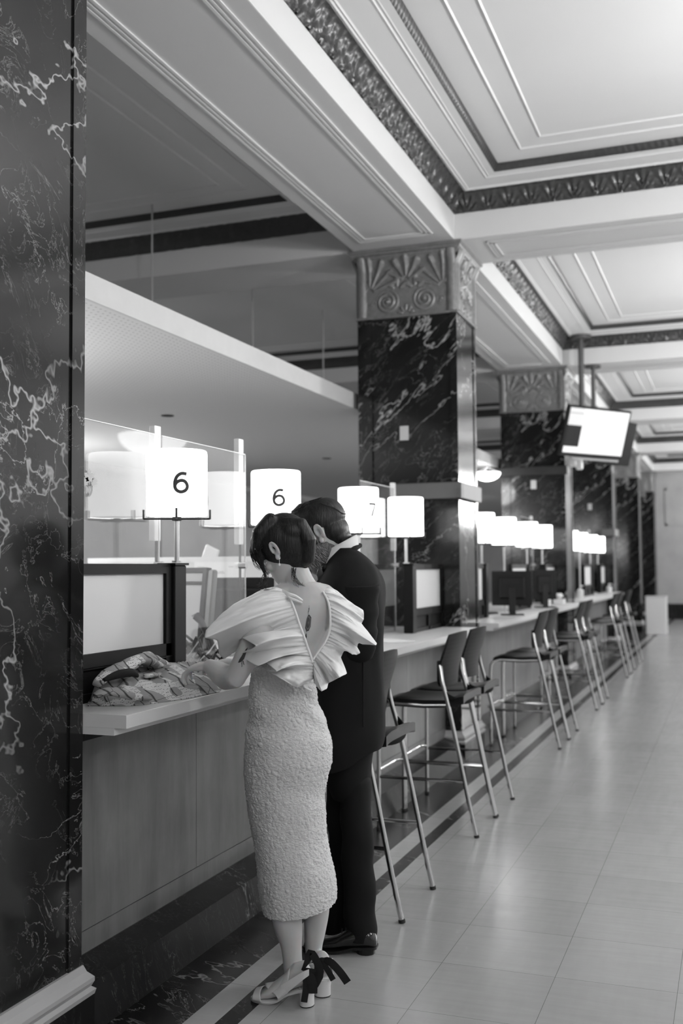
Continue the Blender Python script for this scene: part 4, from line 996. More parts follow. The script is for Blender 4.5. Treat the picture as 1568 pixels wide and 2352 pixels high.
# back panel of the bodice under the ruffles
def C(x, y): return (450+x/3.484, 1120+y/3.484)
def ruffle(inner, outer, name, nt=220, ns=34, puff=.035, fine=.0035, wave=0, seed=0):
    ii = cr([(*C(a, b), DW+c) for a, b, c in inner], nt); mean = sum(q[2] for q in outer)/len(outer)
    oo = cr([(*C(a, b), DW+mean+(c-mean)*1.5) for a, b, c in outer], nt); m_o = len(outer)
    def lin(k):
        t_ = k/(nt-1)*(m_o-1); i_ = min(int(t_), m_o-2); f_ = t_-i_; A_, B_ = outer[i_], outer[i_+1]
        return tuple(x+(y-x)*f_ for x, y in zip((*C(A_[0], A_[1]), DW+mean+(A_[2]-mean)*1.5), (*C(B_[0], B_[1]), DW+mean+(B_[2]-mean)*1.5)))
    oo = [tuple(.45*x+.55*y for x, y in zip(oo[k], lin(k))) for k in range(nt)]
    def f(u, v):
        k = min(nt-1, int(round(u*(nt-1)))); a = P(*ii[k]); b = P(*oo[k]); s = v
        # cloth leaves the seam steeply, then opens out
        p = a.lerp(b, s); L = (b-a).length
        p += (-F2*.9+U2*.35)*(puff*math.sin(PI*min(1, s*1.02))**.8*min(1, L/.12))
        g1 = math.sin(u*170+seed+1.5*math.sin(u*23))*(1-s)**1.4*fine; g2 = math.sin(u*74+seed*2+2*noise.noise(Vector((u*9, s*2, seed))))*.0075*math.sin(PI*s)
        g3 = (abs(noise.noise(Vector((u*15, s*1.6, seed+3))))-.25)*.040*s+noise.noise(Vector((u*60, s*9, seed)))*.004*s
        return p + -F2*(g1+g2+g3)+U2*(g3*.3)
    m_ = MB(); m_.grid(f, nt, ns); o = m_.build(name, M_['ruffle'], skirt, smooth=True, auto=180)
    so = o.modifiers.new('cloth', 'SOLIDIFY'); so.thickness = .0018; return o
N_, F_ = -.12, -.055
ruffle([(690, 818, -.07), (735, 862, -.085), (770, 930, -.10), (800, 1010, -.115), (830, 1100, -.125), (860, 1180, -.13), (890, 1270, -.13), (918, 1345, -.13), (934, 1400, -.13), (940, 1470, -.13), (936, 1540, -.13), (930, 1600, -.13)],
       [(545, 812, -.06), (440, 862, -.10), (300, 940, -.13), (170, 1040, -.15), (80, 1140, -.17), (74, 1200, -.20), (168, 1224, -.15), (185, 1330, -.08), (232, 1360, -.06), (300, 1250, -.10), (370, 1205, -.14), (476, 1262, -.22), (385, 1310, -.17), (356, 1350, -.13), (492, 1424, -.21), (540, 1370, -.17), (506, 1352, -.14), (610, 1440, -.20), (640, 1468, -.22), (566, 1462, -.15), (680, 1535, -.19), (800, 1592, -.20), (850, 1585, -.17), (870, 1615, -.17), (926, 1637, -.16)],
       'shoulder_ruffle', 420, 36, .030)
ruffle([(690, 812, -.06), (665, 812, -.03), (640, 815, 0), (620, 830, .04)], [(560, 806, -.06), (500, 830, 0), (440, 900, .06), (400, 1000, .10)], 'front_ruffle', 60, 16, .01)
ruffle([(985, 800, -.03), (1015, 835, -.05), (1045, 885, -.065), (1066, 955, -.08), (1074, 1040, -.09), (1072, 1120, -.10), (1058, 1180, -.105), (1030, 1240, -.115), (995, 1290, -.12), (960, 1335, -.125), (938, 1380, -.13), (938, 1460, -.13), (940, 1530, -.13)],
       [(1040, 798, -.02), (1130, 832, -.03), (1230, 905, -.04), (1336, 985, -.04), (1342, 1050, -.06), (1325, 1092, -.05), (1400, 1180, -.08), (1446, 1242, -.11), (1430, 1270, -.12), (1310, 1245, -.07), (1290, 1270, -.05), (1312, 1325, -.10), (1250, 1336, -.12), (1185, 1310, -.09), (1160, 1365, -.08), (1207, 1482, -.14), (1150, 1520, -.18), (1100, 1545, -.16), (1060, 1560, -.12), (1045, 1610, -.15), (1004, 1627, -.18), (965, 1590, -.15), (945, 1560, -.14)],
       'shoulder_ruffle', 380, 30, .024, seed=4)
# shoulder tie
mb = MB()
for pts, w in (([(690, 822, -.115), (740, 850, -.125), (800, 868, -.12), (855, 905, -.11)], .007), ([(700, 826, -.118), (750, 880, -.122), (800, 900, -.118), (850, 922, -.108)], .006)):
    q = [P(*C(a, b), DW+c) for a, b, c in cr(pts, 10)]; mb.rings([[p+U2*w*(1-.5*i/9), p-F2*.002, p-U2*w*(1-.5*i/9), p+F2*.002] for i, p in enumerate(q)])
mb.build('shoulder_tie', M_['ruffle'], skirt, smooth=True)
# seam roll along the neckline
for pts in ([(735, 862, -.095), (770, 930, -.11), (800, 1010, -.125), (830, 1100, -.135), (860, 1180, -.14), (890, 1270, -.14), (918, 1345, -.14), (936, 1400, -.14)], [(1015, 835, -.06), (1045, 885, -.075), (1066, 955, -.09), (1074, 1040, -.10), (1072, 1120, -.11), (1058, 1180, -.115), (1030, 1240, -.125), (995, 1290, -.13), (938, 1375, -.138)]):
    mb = MB(); mb.tube([P(*C(a, b), DW+c) for a, b, c in cr(pts, 40)], .004, 8); mb.build('neckline_seam', M_['ruffle'], skirt, smooth=True)
# tattoos, laid on the skin
M_['ink_tattoo'] = flat('tattoo_ink', .045, .55); M_['ink_soft'] = flat('tattoo_soft_ink', .14, .55)
def tattoo(polys, name, mat, off=.0012):
    m_ = MB()
    for poly in polys:
        n = len(poly); c = (sum(p[0] for p in poly)/n, sum(p[1] for p in poly)/n); rings = []
        for s in (1, .66, .33): rings.append([P(*C(c[0]+(x-c[0])*s, c[1]+(y-c[1])*s), DW-.18) for x, y in poly])
        vs = [p for r in rings for p in r]+[P(*C(*c), DW-.18)]; fs = []
        for k in range(2):
            for i in range(n): j = (i+1) % n; fs.append((k*n+i, k*n+j, (k+1)*n+j, (k+1)*n+i))
        for i in range(n): fs.append((2*n+i, 2*n+(i+1) % n, 3*n))
        m_.add(vs, fs)
    o = m_.build(name, mat, wb, smooth=True, auto=180)
    s = o.modifiers.new('lay', 'SHRINKWRAP'); s.target = wb; s.wrap_method = 'NEAREST_SURFACEPOINT'; s.wrap_mode = 'ABOVE_SURFACE'; s.offset = off
def loz(cx, cy, w, h, n=10, k=1.4): return [(cx+w*math.copysign(abs(math.cos(t))**(2/k), math.cos(t)), cy+h*math.copysign(abs(math.sin(t))**(2/k), math.sin(t))) for t in [2*PI*i/n for i in range(n)]]
oct_ = lambda cx, cy, w, h: [(cx-w, cy-h*.62), (cx-w*.25, cy-h), (cx+w*.4, cy-h*.96), (cx+w, cy-h*.6), (cx+w, cy+h*.5), (cx+w*.3, cy+h*.96), (cx-w*.4, cy+h), (cx-w, cy+h*.6)]
tattoo([loz(934, 975, 9, 42), loz(935, 1258, 8, 40), loz(926, 922, 2, 9), loz(939, 1022, 2, 6), loz(938, 1205, 2, 6), loz(927, 1310, 2, 8)], 'back_tattoo', M_['ink_tattoo'])
tattoo([oct_(948, 1116, 27, 82)], 'back_tattoo', M_['ink_tattoo'])
tattoo([oct_(948, 1116, 20, 68)], 'back_tattoo', M_['ink_soft'], .0020)
tattoo([oct_(948, 1116, 14, 52)], 'back_tattoo', M_['ink_tattoo'], .0028)
tattoo([loz(948, 1116, 3, 26), loz(948, 1116, 7, 6)], 'back_tattoo', M_['ink_soft'], .0036)
TY = lambda q: [(x+6, y+62) for x, y in q]
tattoo([TY([(392, 1208), (372, 1222), (330, 1285), (300, 1325), (290, 1355), (310, 1352), (338, 1345), (366, 1322), (380, 1290)])], 'arm_tattoo', M_['ink_tattoo'])
tattoo([TY([(338, 1342), (345, 1342), (350, 1398), (345, 1402)]), TY([(350, 1340), (357, 1338), (370, 1375), (378, 1388), (370, 1386), (362, 1376)])], 'arm_tattoo', M_['ink_tattoo'])
# shoes
def shoe(h, d, name, toe_left=True):
    t = bpy.data.objects.new(name, None); COL.objects.link(t); t.parent = woman; t.location = (h.x-woman.location.x, h.y-woman.location.y, 0)
    sd = Vector((-d.y, d.x, 0)); h0 = Vector((h.x, h.y, 0)); X = lambda l, o, z: h0+d*l*FS+sd*o+Vector((0, 0, z))
    prof = [(-.036, .018, HE-.002), (-.03, .027, HE-.003), (0, .031, HE-.006), (.035, .029, HE-.016), (.07, .029, .036), (.105, .034, .016), (.14, .040, .008), (.175, .040, .008), (.205, .032, .008), (.222, .016, .009)]
    m_ = MB(); pr = cr(prof, 36); m_.rings([[X(l, w, z), X(l, w*.9, z-.007), X(l, -w*.9, z-.007), X(l, -w, z), X(l, -w*.9, z+.003), X(l, w*.9, z+.003)] for l, w, z in pr]); sole = m_.build('sole', M_['leather'], t, smooth=True, auto=50)
    m_ = MB(); rs = []
    for z, s in ((0, .94), (.004, .96), (.03, .94), (HE-.004, 1.05)):
        rs.append([X(-.008+.031*s*math.cos(a)*(1 if math.cos(a) < 0 else .92), .030*s*math.sin(a), z) for a in [2*PI*k/24 for k in range(24)]])
    m_.rings(rs[1:]); m_.build('block_heel', M_['leather'], t, smooth=True, auto=50)
    m_ = MB(); m_.rings([[p*1 for p in rs[0]], [Vector((p.x, p.y, .0045)) for p in rs[1]]]); m_.build('heel_tip', M_['rubber'], t)
    # vamp: an arched shell over the instep, open at the toe, waisted at the side
    def band_(l0, l1, top, w0, w1, lift0, lift1, nm, ns=12, thick=.0025, lowfrac=0.0):
        m2 = MB()
        def f(u, v):
            l = l0(u) if callable(l0) else l0; l2 = l1(u) if callable(l1) else l1; L_ = l+(l2-l)*v; a = PI*u
            w = w0+(w1-w0)*v; tp = lift0+(lift1-lift0)*v; zb = top(L_)
            return X(L_, w*math.cos(a), zb+tp*math.sin(a)**.8)
        m2.grid(f, 25, ns); o = m2.build(nm, M_['leather'], t, smooth=True, auto=180); s = o.modifiers.new('leather', 'SOLIDIFY'); s.thickness = thick; s.offset = 1; return o
    zt = lambda l: (.010 if l > .13 else .010+(HE-.012)*smooths(.13-l, 0, .11))
    band_(lambda u: .165+.012*math.sin(PI*u), .205, zt, .043, .036, .032, .024, 'toe_band')
    band_(lambda u: .055+.075*(1-math.sin(PI*u)**3)*0+.0, lambda u: .095+.07*math.sin(PI*u)**2, zt, .036, .044, .070, .044, 'vamp')
    band_(-.012, .030, lambda l: HE-.004, .033, .033, .0, .0, 'side_wall') if 0 else None
    m_ = MB(); n = 24                     # quarter strap from the vamp round the heel
    for s in (-1, 1):
        pts = [(.085, .036, .050), (.055, .037, .070), (.022, .036, .092), (-.010, .034, .112), (-.028, .026, .120)]
        q = cr(pts, 12); m_.rings([[X(l, s*w, z+hh), X(l, s*(w+.003), z+hh), X(l, s*(w+.003), z-hh), X(l, s*w, z-hh)] for (l, w, z), hh in zip(q, [.022-.012*i/11 for i in range(12)])])
    m_.build('ankle_strap', M_['leather'], t, smooth=True, auto=60)
    m_ = MB(); m_.tube([X(-.018, -.034, .114), X(-.018, -.040, .114)], .006, 12); m_.build('eyelet', M_['steel'], t)
    # ribbon bow
    m_ = MB()
    def rib(pts, w, up=Vector((0, 0, 1))):
        q = cr(pts, 14); q = [Vector(p) for p in q]
        for k_ in range(1): 
            rs = []
            for i, p in enumerate(q):
                dd = (q[min(i+1, 13)]-q[max(i-1, 0)]).normalized(); n_ = dd.cross(-F2).normalized(); ww = w*(.35+.65*smooths(i, 0, 4)) if isinstance(w, float) else w[i]
                rs.append([p+n_*ww, p-F2*.0012, p-n_*ww, p+F2*.0012])
            m_.rings(rs)
    k0 = X(-.044, .0, .112)
    Q = lambda *a: [tuple(P(x, y, D)) for x, y, D in a]
    if toe_left:
        e = DL-.085
        rib(Q((694, 2229, e), (706, 2206, e), (713, 2188, e-.01), (726, 2206, e-.01), (735, 2236, e), (722, 2264, e)), .013)
        rib(Q((699, 2230, e), (703, 2262, e-.01), (698, 2302, e-.015)), .011)
        rib(Q((704, 2230, e), (716, 2258, e-.012), (717, 2282, e-.012)), .017)
        rib(Q((690, 2229, e+.02), (700, 2229, e), (712, 2230, e), (722, 2232, e)), .009)
    else:
        e = DR-.095
        rib(Q((737, 2206, e), (722, 2216, e), (712, 2240, e), (726, 2246, e), (737, 2212, e)), .014)
        rib(Q((736, 2205, e), (757, 2209, e-.01), (780, 2232, e-.03), (798, 2257, e-.03)), .0135)
        rib(Q((737, 2206, e), (752, 2228, e-.01), (765, 2251, e-.015)), .010)
        rib(Q((716, 2212, e+.01), (737, 2204, e-.005), (748, 2206, e)), .007)
    m_.build('ribbon_bow', M_['ribbon'], t, smooth=True, auto=60)
shoe(hL, dL, 'heeled_sandal'); shoe(hR, dR, 'heeled_sandal', False)

# ------------------------------------------------------------------ the man
DM = 4.10
m0 = P(800, 2190, DM); m0.z = 0
man = thing('person', 'bearded man in a black suit and bow tie bowing his head beside the woman', 'person', (m0.x, m0.y, 0))
mb = MB()
mc = P(739, 1226, DM); MM = orient(V(-.86, -.46, .22), V(-.46, .86, .06))
head(mb, mc, MM, 1.03, True); ear(mb, mc, MM, 1.08, 1); ear(mb, mc, MM, 1.08, -1)
capsule(mb, [P(795, 1345, DM), P(792, 1305, DM), P(782, 1272, DM), P(765, 1245, DM)], [.075, .066, .062, .06], 18)
mb.ell(secs([(800, 1720, DM, 48, .12), (798, 1600, DM, 60, .13), (796, 1480, DM, 70, .16), (796, 1400, DM, 72, .18), (797, 1350, DM, 66, .17), (797, 1315, DM, 42, .11)]))
for s, D in ((1, DM-.02), (-1, DM+.30)):
    sh, e_, w_ = P(812, 1352, DM-.16 if s > 0 else DM+.20), P(812, 1490, DM-.14 if s > 0 else DM+.24), P(705, 1525, DM-.02 if s > 0 else DM+.22)
    capsule(mb, [P(797, 1345, DM), sh, e_], [.06, .06, .045], 14); capsule(mb, [e_, w_], [.045, .028], 14)
    hand(mb, w_, V(-.93, -.02, .35), V(.05, .97, -.1), -1 if s > 0 else 1, 1.05, .6)
for cx, D in ((784, DM+.09), (824, DM-.03)):
    mb.ell(secs([(cx, 1740, D, 18, .05), (cx, 1900, D, 20, .045), (cx, 2050, D, 20, .045), (cx, 2140, D, 18, .035), (cx-2, 2170, D, 18, .034)]))
    capsule(mb, [P(cx, 2165, D), P(cx-30, 2178, D), P(cx-55, 2186, D)], [.035, .033, .025], 12)
body_obj(mb, 'body', M_['skin'], man, .0042)
# hair, beard
mb = MB(); L = lambda x, y, z: mc+MM @ (Vector((x, y, z))*1.03)
rs = []                                  # cap over the crown, stopping above the ears
for z, x, a, b in cr([(.012, -.020, .090, .078), (.03, -.014, .104, .083), (.06, -.010, .109, .084), (.09, -.010, .098, .075), (.112, -.010, .074, .056), (.126, -.012, .036, .028)], 14): rs.append([L(x+a*math.cos(t), b*math.sin(t), z+(.018 if math.cos(t) > .3 else 0)*math.cos(t)) for t in [2*PI*k/28 for k in range(28)]])
mb.rings(rs)
ellipsoid(mb, L(-.048, 0, -.010), .060, .076, .062, MM, 18); ellipsoid(mb, L(-.060, 0, -.048), .040, .060, .034, MM, 16)
for s in (-1, 1): capsule(mb, [L(.016, s*.076, .03), L(.018, s*.074, -.005), L(.020, s*.072, -.03)], [.014, .010, .007], 8)
capsule(mb, [L(.07, -.045, .085), L(.095, 0, .088), L(.07, .045, .085)], [.022, .026, .022], 10)
mh = blob_obj(mb, 'hair', M_['hair'], man, .004, 9)
random.seed(8); mb = MB()
for k in range(150):
    y = random.uniform(-.06, .06); z0 = .10-.5*y*y/.06; x0 = random.uniform(-.02, .09); o = random.uniform(-.01, .012)
    pts = [L(x0, y, .108+o), L(x0-.03, y*1.05, .124+o*.5), L(x0-.07, y*1.02, .118+o*.3)] if x0 > .0 else [L(-.06, y, .10), L(-.10+.004*random.random(), y*1.05, .06), L(-.118, y, .02)]
    mb.tube(pts, [.0011, .0009, .0005], 4)
mb.build('loose_strands', M_['hair'], mh, smooth=True)
mb = MB()
rs = []
for z, x, a, b in cr([(-.136, .052, .030, .028), (-.122, .048, .052, .046), (-.098, .036, .068, .060), (-.070, .026, .078, .0705), (-.045, .022, .078, .074), (-.025, .024, .070, .074)], 12): rs.append([L(x+a*math.cos(t), b*math.sin(t), z) for t in [2*PI*k/28 for k in range(28)]])
mb.rings(rs); capsule(mb, [L(.085, -.03, -.060), L(.108, 0, -.054), L(.085, .03, -.060)], [.008, .009, .008], 8)
bd = blob_obj(mb, 'beard', M_['beard'], man, .004, 2)
mb = MB()
for k in range(420):
    a = random.uniform(-2.0, 2.0); z = random.uniform(-.13, -.03); kk = smooths(z, -.14, -.06); rx = .05+.052*kk+.02*0; ry = .04+.036*kk
    p = Vector((.036+rx*.85*math.cos(a), ry*math.sin(a)*1.02, z)); q = p+Vector((.004*math.cos(a)-.006, .004*math.sin(a), -.014))
    mb.tube([L(*p), L(*((p+q)/2+Vector((.001, 0, 0)))), L(*q)], [.0009, .0008, .0003], 3)
mb.build('beard_hairs', flat('grey_beard_hairs', .34, .5), bd)
# jacket
edge = [(1262, 772, 812, .075, 0), (1276, 762, 832, .105, 0), (1292, 752, 850, .15, 0), (1312, 742, 866, .185, 0), (1340, 726, 878, .215, 0), (1380, 716, 881, .225, 0), (1430, 712, 880, .215, 0), (1490, 714, 876, .195, 0), (1560, 712, 877, .185, 0), (1630, 708, 880, .185, 0), (1690, 705, 881, .185, 0), (1712, 706, 876, .18, 0)]
rr = cr([((l+r)/2, y, DM+.0, (r-l)/2, b) for y, l, r, b, _ in edge], 70); vs = []; NC = 72; mb = MB()
for j, (cx, cy, D, hw, hd) in enumerate(rr):
    c = P(cx, cy, D); a = hw*D/FPX; 
    for i in range(NC):
        t = 2*PI*i/NC; ct, st = math.cos(t), math.sin(t); e = 2/2.3
        p = c+R2*(a*math.copysign(abs(ct)**e, ct))+F2*(hd*math.copysign(abs(st)**e, st))
        w = noise.noise(Vector((ct*2, st*2, p.z*6)))*.010*smooths(j, 10, 20)
        p += (R2*ct+F2*st)*w; p.z -= .075*smooths(j, 45, 69)*smooths(.75-ct, 0, 1.1); vs.append(p)
mb.add(vs, [(j*NC+i, j*NC+(i+1) % NC, (j+1)*NC+(i+1) % NC, (j+1)*NC+i) for j in range(69) for i in range(NC)])
jk = mb.build('jacket', M_['suit'], man, smooth=True, auto=180); so = jk.modifiers.new('cloth', 'SOLIDIFY'); so.thickness = .006; so.offset = -1
for s in (1, -1):                        # sleeves bent towards the counter
    sh, e_, w_ = P(824, 1345, DM-.17 if s > 0 else DM+.20), P(826, 1490, DM-.17 if s > 0 else DM+.24), P(712, 1524, DM-.03 if s > 0 else DM+.23)
    mb = MB(); pts = [sh, sh.lerp(e_, .35), sh.lerp(e_, .7), e_+V(0, .01, 0), e_.lerp(w_, .25)+V(0, -.01, 0), e_.lerp(w_, .6), w_+V(.02, 0, 0)]
    mb.tube(cr([tuple(p) for p in pts], 24), [.078-.036*i/23+.004*math.sin(i*1.7) for i in range(24)], 20); sv = mb.build('sleeve', M_['suit'], jk, smooth=True)
    mb = MB(); mb.tube([w_+V(.03, 0, 0), w_+V(-.012, 0, 0)], [.036, .035], 18); mb.build('shirt_cuff', M_['shirt'], sv, smooth=True)
# vents and sleeve seams read as faint ridges
mb = MB(); mb.tube([P(834, y, DM-.190) for y in range(1370, 1700, 30)], .003, 6); mb.build('seam', M_['suit'], jk)
def cpx(x, y): return (540+x/4.9, 1150+y/4.9)
# shirt collar: a band following the neck, open at the front
mb = MB()
def coll(u, v):
    a = -2.55+5.1*u; ct, st = math.cos(a), math.sin(a)
    c = P(781, 1283, DM).lerp(P(776, 1270, DM), v); r = .079-.006*v
    return c+R2*(r*1.02*ct)+F2*(r*st)+U2*(.040*ct*1.0+.006+.034*(v-.5)*1.5)
mb.grid(coll, 48, 6); cl = mb.build('shirt_collar', M_['shirt'], man, smooth=True, auto=180); so = cl.modifiers.new('cloth', 'SOLIDIFY'); so.thickness = .003
mb = MB(); bt = P(745, 1318, DM-.03)
for s in (-1, 1):
    mb.rings([[bt+F2*(s*x)+U2*(h*math.cos(a))-R2*(.016+.012*math.sin(a)) for a in [2*PI*k/10 for k in range(10)]] for x, h in ((.0, .010), (.018, .016), (.045, .030), (.062, .032), (.066, .02))])
ellipsoid(mb, bt-R2*.018, .014, .014, .016); ellipsoid(mb, P(750, 1305, DM-.06), .026, .02, .018, Matrix.Rotation(.5, 3, 'Y')); mb.build('bow_tie', M_['satin'], man, smooth=True)
mb = MB()                                # jacket collar roll and satin lapel
mb.tube([P(*q) for q in cr([(826, 1253, DM+.03), (812, 1262, DM-.055), (786, 1285, DM-.088), (766, 1306, DM-.095), (752, 1330, DM-.10)], 20)], [.010+.006*i/19 for i in range(20)], 10); mb.build('coat_collar', M_['suit'], jk, smooth=True)
mb = MB(); q = cr([(764, 1306, DM-.108), (750, 1322, DM-.115), (735, 1340, DM-.12), (718, 1362, DM-.125), (704, 1400, DM-.12)], 14)
mb.rings([[P(a-w, b-w*.5, c), P(a, b, c-.006), P(a+w, b+w*.5, c), P(a, b, c+.004)] for (a, b, c), w in zip(q, [3+6*math.sin(PI*min(1, (i+3)/14)) for i in range(14)])]); mb.build('satin_lapel', M_['satin'], jk, smooth=True)
mb = MB(); mb.rings([[P(a-w, b, c), P(a, b, c-.008), P(a+w, b+2, c), P(a, b, c+.01)] for a, b, c, w in ((752, 1316, DM-.06, 8), (738, 1330, DM-.07, 14), (724, 1350, DM-.075, 14), (714, 1372, DM-.07, 8))]); mb.build('shirt_front', M_['shirt'], man, smooth=True)
# trousers
mb = MB(); mb.ell(secs([(797, 1560, DM, 74, .15), (796, 1660, DM, 74, .15), (797, 1740, DM, 58, .15), (800, 1790, DM+.01, 52, .14), (802, 1830, DM+.02, 40, .11)]), n=40); tr = mb.build('trousers', M_['suit'], man, smooth=True, auto=180)
for rows in ([(812, 1780, DM-.035, 36, .085), (818, 1860, DM-.04, 36, .082), (820, 1930, DM-.04, 37, .078), (823, 2000, DM-.04, 37, .075), (826, 2080, DM-.04, 37, .075), (829, 2136, DM-.04, 36, .075), (829, 2152, DM-.04, 35, .075)],
             [(786, 1780, DM+.10, 38, .085), (786, 1860, DM+.10, 37, .082), (788, 1930, DM+.11, 35, .078), (788, 2000, DM+.11, 36, .075), (786, 2080, DM+.11, 37, .075), (784, 2140, DM+.11, 38, .075), (783, 2152, DM+.11, 38, .075)]):
    mb = MB(); sc_ = secs(rows); m2 = []
    for i, q in enumerate(sc_): m2.append((q[0]+V(.004*math.sin(i*.9), 0, 0), q[1]*(1+.02*math.sin(i*1.3)), q[2], q[3]))
    mb.ell(m2, n=40); mb.build('trouser_leg', M_['suit'], tr, smooth=True, auto=180)
def dress_shoe(h, d, nm):
    sd = Vector((-d.y, d.x, 0)); h0 = Vector((h.x, h.y, 0)); X = lambda l, o, z: h0+d*l+sd*o+Vector((0, 0, z))
    t = bpy.data.objects.new(nm, None); COL.objects.link(t); t.parent = man; t.location = (h.x-man.location.x, h.y-man.location.y, 0)
    def rg(l, w, z0, z1): return [X(l, w*math.copysign(abs(math.cos(a))**.8, math.cos(a)), (z0+z1)/2+(z1-z0)/2*math.copysign(abs(math.sin(a))**.8, math.sin(a))) for a in [2*PI*k/20 for k in range(20)]]
    m_ = MB(); m_.rings([rg(*q) for q in cr([(-.005, .012, .03, .05), (.004, .030, .022, .075), (.03, .036, .022, .098), (.07, .038, .018, .100), (.11, .041, .014, .088), (.15, .047, .012, .066), (.19, .050, .011, .052), (.23, .046, .011, .045), (.265, .034, .011, .034), (.282, .016, .012, .024)], 30)]); m_.build('upper', M_['patent'], t, smooth=True, auto=180)
    m_ = MB(); m_.rings([[X(l, w, z0), X(l, w, z1), X(l, -w, z1), X(l, -w, z0)] for l, w, z0, z1 in cr([(-.006, .02, .022, .030), (.01, .036, .022, .030), (.08, .036, .016, .026), (.14, .050, .004, .014), (.20, .054, .0, .012), (.255, .044, .0, .012), (.287, .018, .002, .012)], 24)]); m_.build('sole', M_['black'], t)
    m_ = MB(); m_.rings([[X(.004+.036*(1+math.cos(a)), .034*math.sin(a), z) for a in [2*PI*k/18 for k in range(18)]] for z in (0, .024)]); m_.build('heel', M_['black'], t)
    m_ = MB()
    for l in (.095, .112, .129): m_.tube([X(l, -.02, .092-(l-.09)*.4), X(l+.004, 0, .101-(l-.09)*.45), X(l, .02, .092-(l-.09)*.4)], .003, 6)
    m_.build('laces', M_['ribbon'], t)
hm = onZ(863, 2190, 0); dress_shoe(hm, Vector((-.93, -.36, 0)).normalized()*1.0 if 0 else Vector((-1, -.12, 0)).normalized(), 'dress_shoe')
dress_shoe(hm+Vector((-.09, .17, 0)), Vector((-.9, .3, 0)).normalized(), 'dress_shoe')

# ------------------------------------------------------------------ the folded coat on the counter
def coat_mat():
    t = NT('printed_cotton'); v = t.coord(scale=(1, 1, 1)); n = t.noise(v, 6, 3)
    wv = t.n.new('ShaderNodeTexWave'); t.l.new(v, wv.inputs['Vector']); wv.inputs['Scale'].default_value = 8.5; wv.inputs['Distortion'].default_value = 4.5; wv.inputs['Detail'].default_value = 1.0; wv.inputs['Detail Scale'].default_value = 1.3; wv.bands_direction = 'DIAGONAL'
    line = t.rng(wv.outputs['Fac'], .0, .10, 1, 0)
    vo = t.n.new('ShaderNodeTexVoronoi'); vo.feature = 'F1'; t.l.new(v, vo.inputs['Vector']); vo.inputs['Scale'].default_value = 115; vo.inputs['Randomness'].default_value = .35
    dot = t.rng(vo.outputs['Distance'], .22, .30, 1, 0)
    mask = t.rng(t.noise(v, 11, 1, .5, .8), .555, .565, 0, 1)
    vl = t.n.new('ShaderNodeTexVoronoi'); vl.feature = 'DISTANCE_TO_EDGE'; t.l.new(v, vl.inputs['Vector']); vl.inputs['Scale'].default_value = 5.5
    seam = t.rng(vl.outputs['Distance'], .003, .006, 1, 0)
    base = t.mixc(mask, g(.27), g(.55)); base = t.mixc(t.math('MULTIPLY', dot, mask), base, g(.03))
    base = t.mixc(t.math('MULTIPLY', line, t.math('SUBTRACT', 1.0, mask)), base, g(.025)); base = t.mixc(seam, base, g(.03))
    t.col(base); t.rough(.9); t.bump(n, .2, .01); return t.m
M_['coat'] = coat_mat()
t = thing('folded_coat', 'crumpled coat with dark curving lines and dotted patches, lying on the counter', 'coat', (-2.0, 3.4, CT))
def coatpt(px, py, z): q = onZ(px, py, z); return q
A0, B0 = onZ(330, 1618, CT), onZ(207, 1597, 1.05); B0.z = CT; C0, D0 = onZ(500, 1590, CT), onZ(420, 1545, CT)
def coat_sheet(h0, shr, seed, dz=0):
    def f(u, v):
        # four-corner footprint: near-left, near-right, far-left, far-right
        near = cr([tuple(B0), tuple(B0.lerp(A0, .5)+Vector((.02, -.01, 0))), tuple(A0), tuple(A0.lerp(C0, .5)+Vector((.02, -.0, 0))), tuple(C0)], 41)[int(round(u*40))]
        far = cr([tuple(B0+Vector((-.09, .12, 0))), tuple(B0.lerp(D0, .5)+Vector((-.12, .06, 0))), tuple(D0+Vector((-.02, .03, 0))), tuple(C0+Vector((-.04, .10, 0)))], 41)[int(round(u*40))]
        p = Vector(near).lerp(Vector(far), v); c = (A0+D0)/2; p = c+(p-c)*shr
        e = min(1, u*6)**.6*min(1, (1-u)*3)**.7*min(1, v*3.6)**.6*min(1, (1-v)*5)**.5
        nse = noise.noise(Vector((u*5, v*3.2, seed)))*.5+noise.noise(Vector((u*12, v*6, seed+5)))*.25
        ridge = abs(math.sin(u*7+v*5+seed+nse*3))**.7
        hh = (h0*(.55+.45*math.sin(PI*min(1, .15+v*.8)))*(1-.25*u)+.036*nse+.020*ridge)*e
        return Vector((max(p.x, -2.098), p.y, CT+.003+dz+max(0, hh)))
    return f
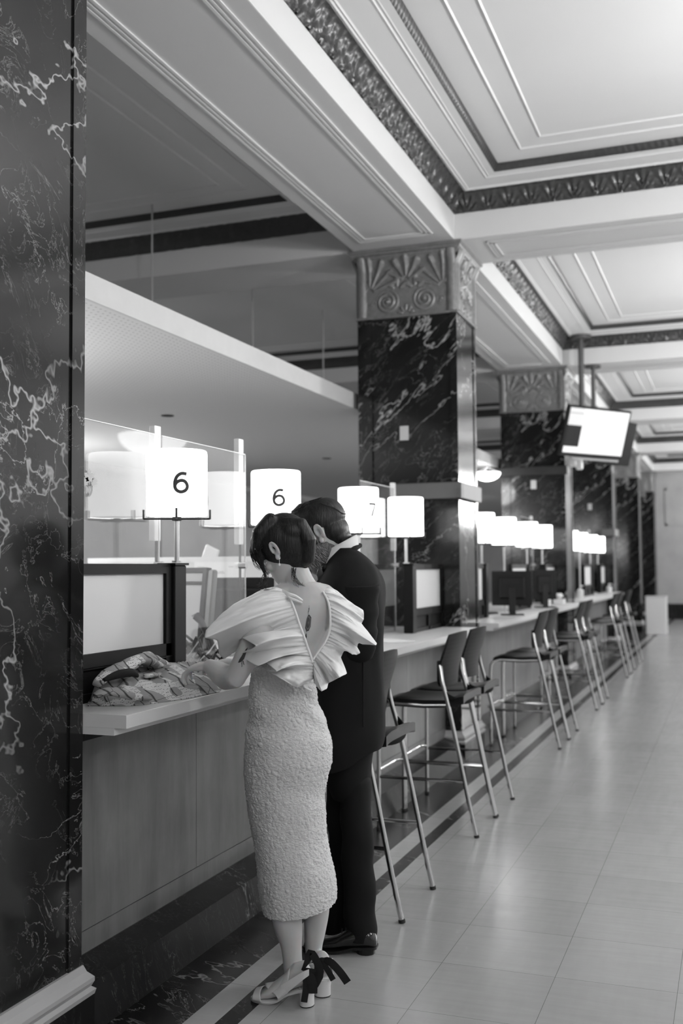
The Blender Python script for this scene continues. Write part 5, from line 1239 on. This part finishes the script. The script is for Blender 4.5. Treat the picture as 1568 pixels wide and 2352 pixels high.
for i, (h0, shr, sd_, nm) in enumerate(((.016, 1.03, 2.0, 'under_layer'), (.082, 1.0, 4.4, 'body_of_cloth'))):
    mb = MB(); mb.grid(coat_sheet(h0, shr, sd_), 41 if 1 else 0, 46); o = mb.build(nm, M_['coat'], t, smooth=True, auto=180); s = o.modifiers.new('sub', 'SUBSURF'); s.levels = 2; s.render_levels = 2
    so = o.modifiers.new('cloth', 'SOLIDIFY'); so.thickness = .003
# thrown-back collar and sleeve folds on top
def roll(pts, w, nm, flat_=.5):
    mb = MB(); q = cr([tuple(onX(a, b, -y)) for a, b, y in pts], 26); q = [Vector(p) for p in q]; rs = []
    for i, p in enumerate(q):
        dd = (q[min(i+1, 25)]-q[max(i-1, 0)]).normalized(); sd = dd.cross(U2).normalized(); up = sd.cross(dd); ww = w*(.55+.45*math.sin(PI*i/25))*(1+.25*noise.noise(Vector((i*.4, w*90, 0))))
        rs.append([p+sd*(ww*math.cos(a))+up*(ww*flat_*math.sin(a)*(1+.2*math.sin(3*a+i*.3))) for a in [2*PI*k/16 for k in range(16)]])
    mb.rings(rs); o = mb.build(nm, M_['coat'], t, smooth=True, auto=180); return o
roll([(224, 1572, 2.00), (246, 1549, 2.02), (286, 1532, 2.03), (322, 1513, 2.04), (350, 1524, 2.06), (385, 1540, 2.07)], .034, 'collar_fold', .55)
roll([(318, 1518, 2.02), (335, 1507, 2.04), (362, 1518, 2.06), (395, 1534, 2.07)], .020, 'collar_fold', .8)
roll([(335, 1552, 1.99), (385, 1549, 2.02), (425, 1545, 2.03), (455, 1540, 2.03)], .022, 'sleeve_fold', .6)
roll([(216, 1598, 1.98), (250, 1590, 1.95), (300, 1598, 1.92), (345, 1604, 1.89)], .024, 'sleeve_fold', .6)
mb = MB(); q = cr([tuple(onX(a, b, -y)) for a, b, y in ((238, 1562, 1.985), (272, 1549, 1.995), (302, 1545, 2.0), (316, 1553, 2.0))], 16)
mb.tube(q, [.006+.010*math.sin(PI*i/15) for i in range(16)], 10); mb.build('dark_lining', M_['suit'], t, smooth=True)
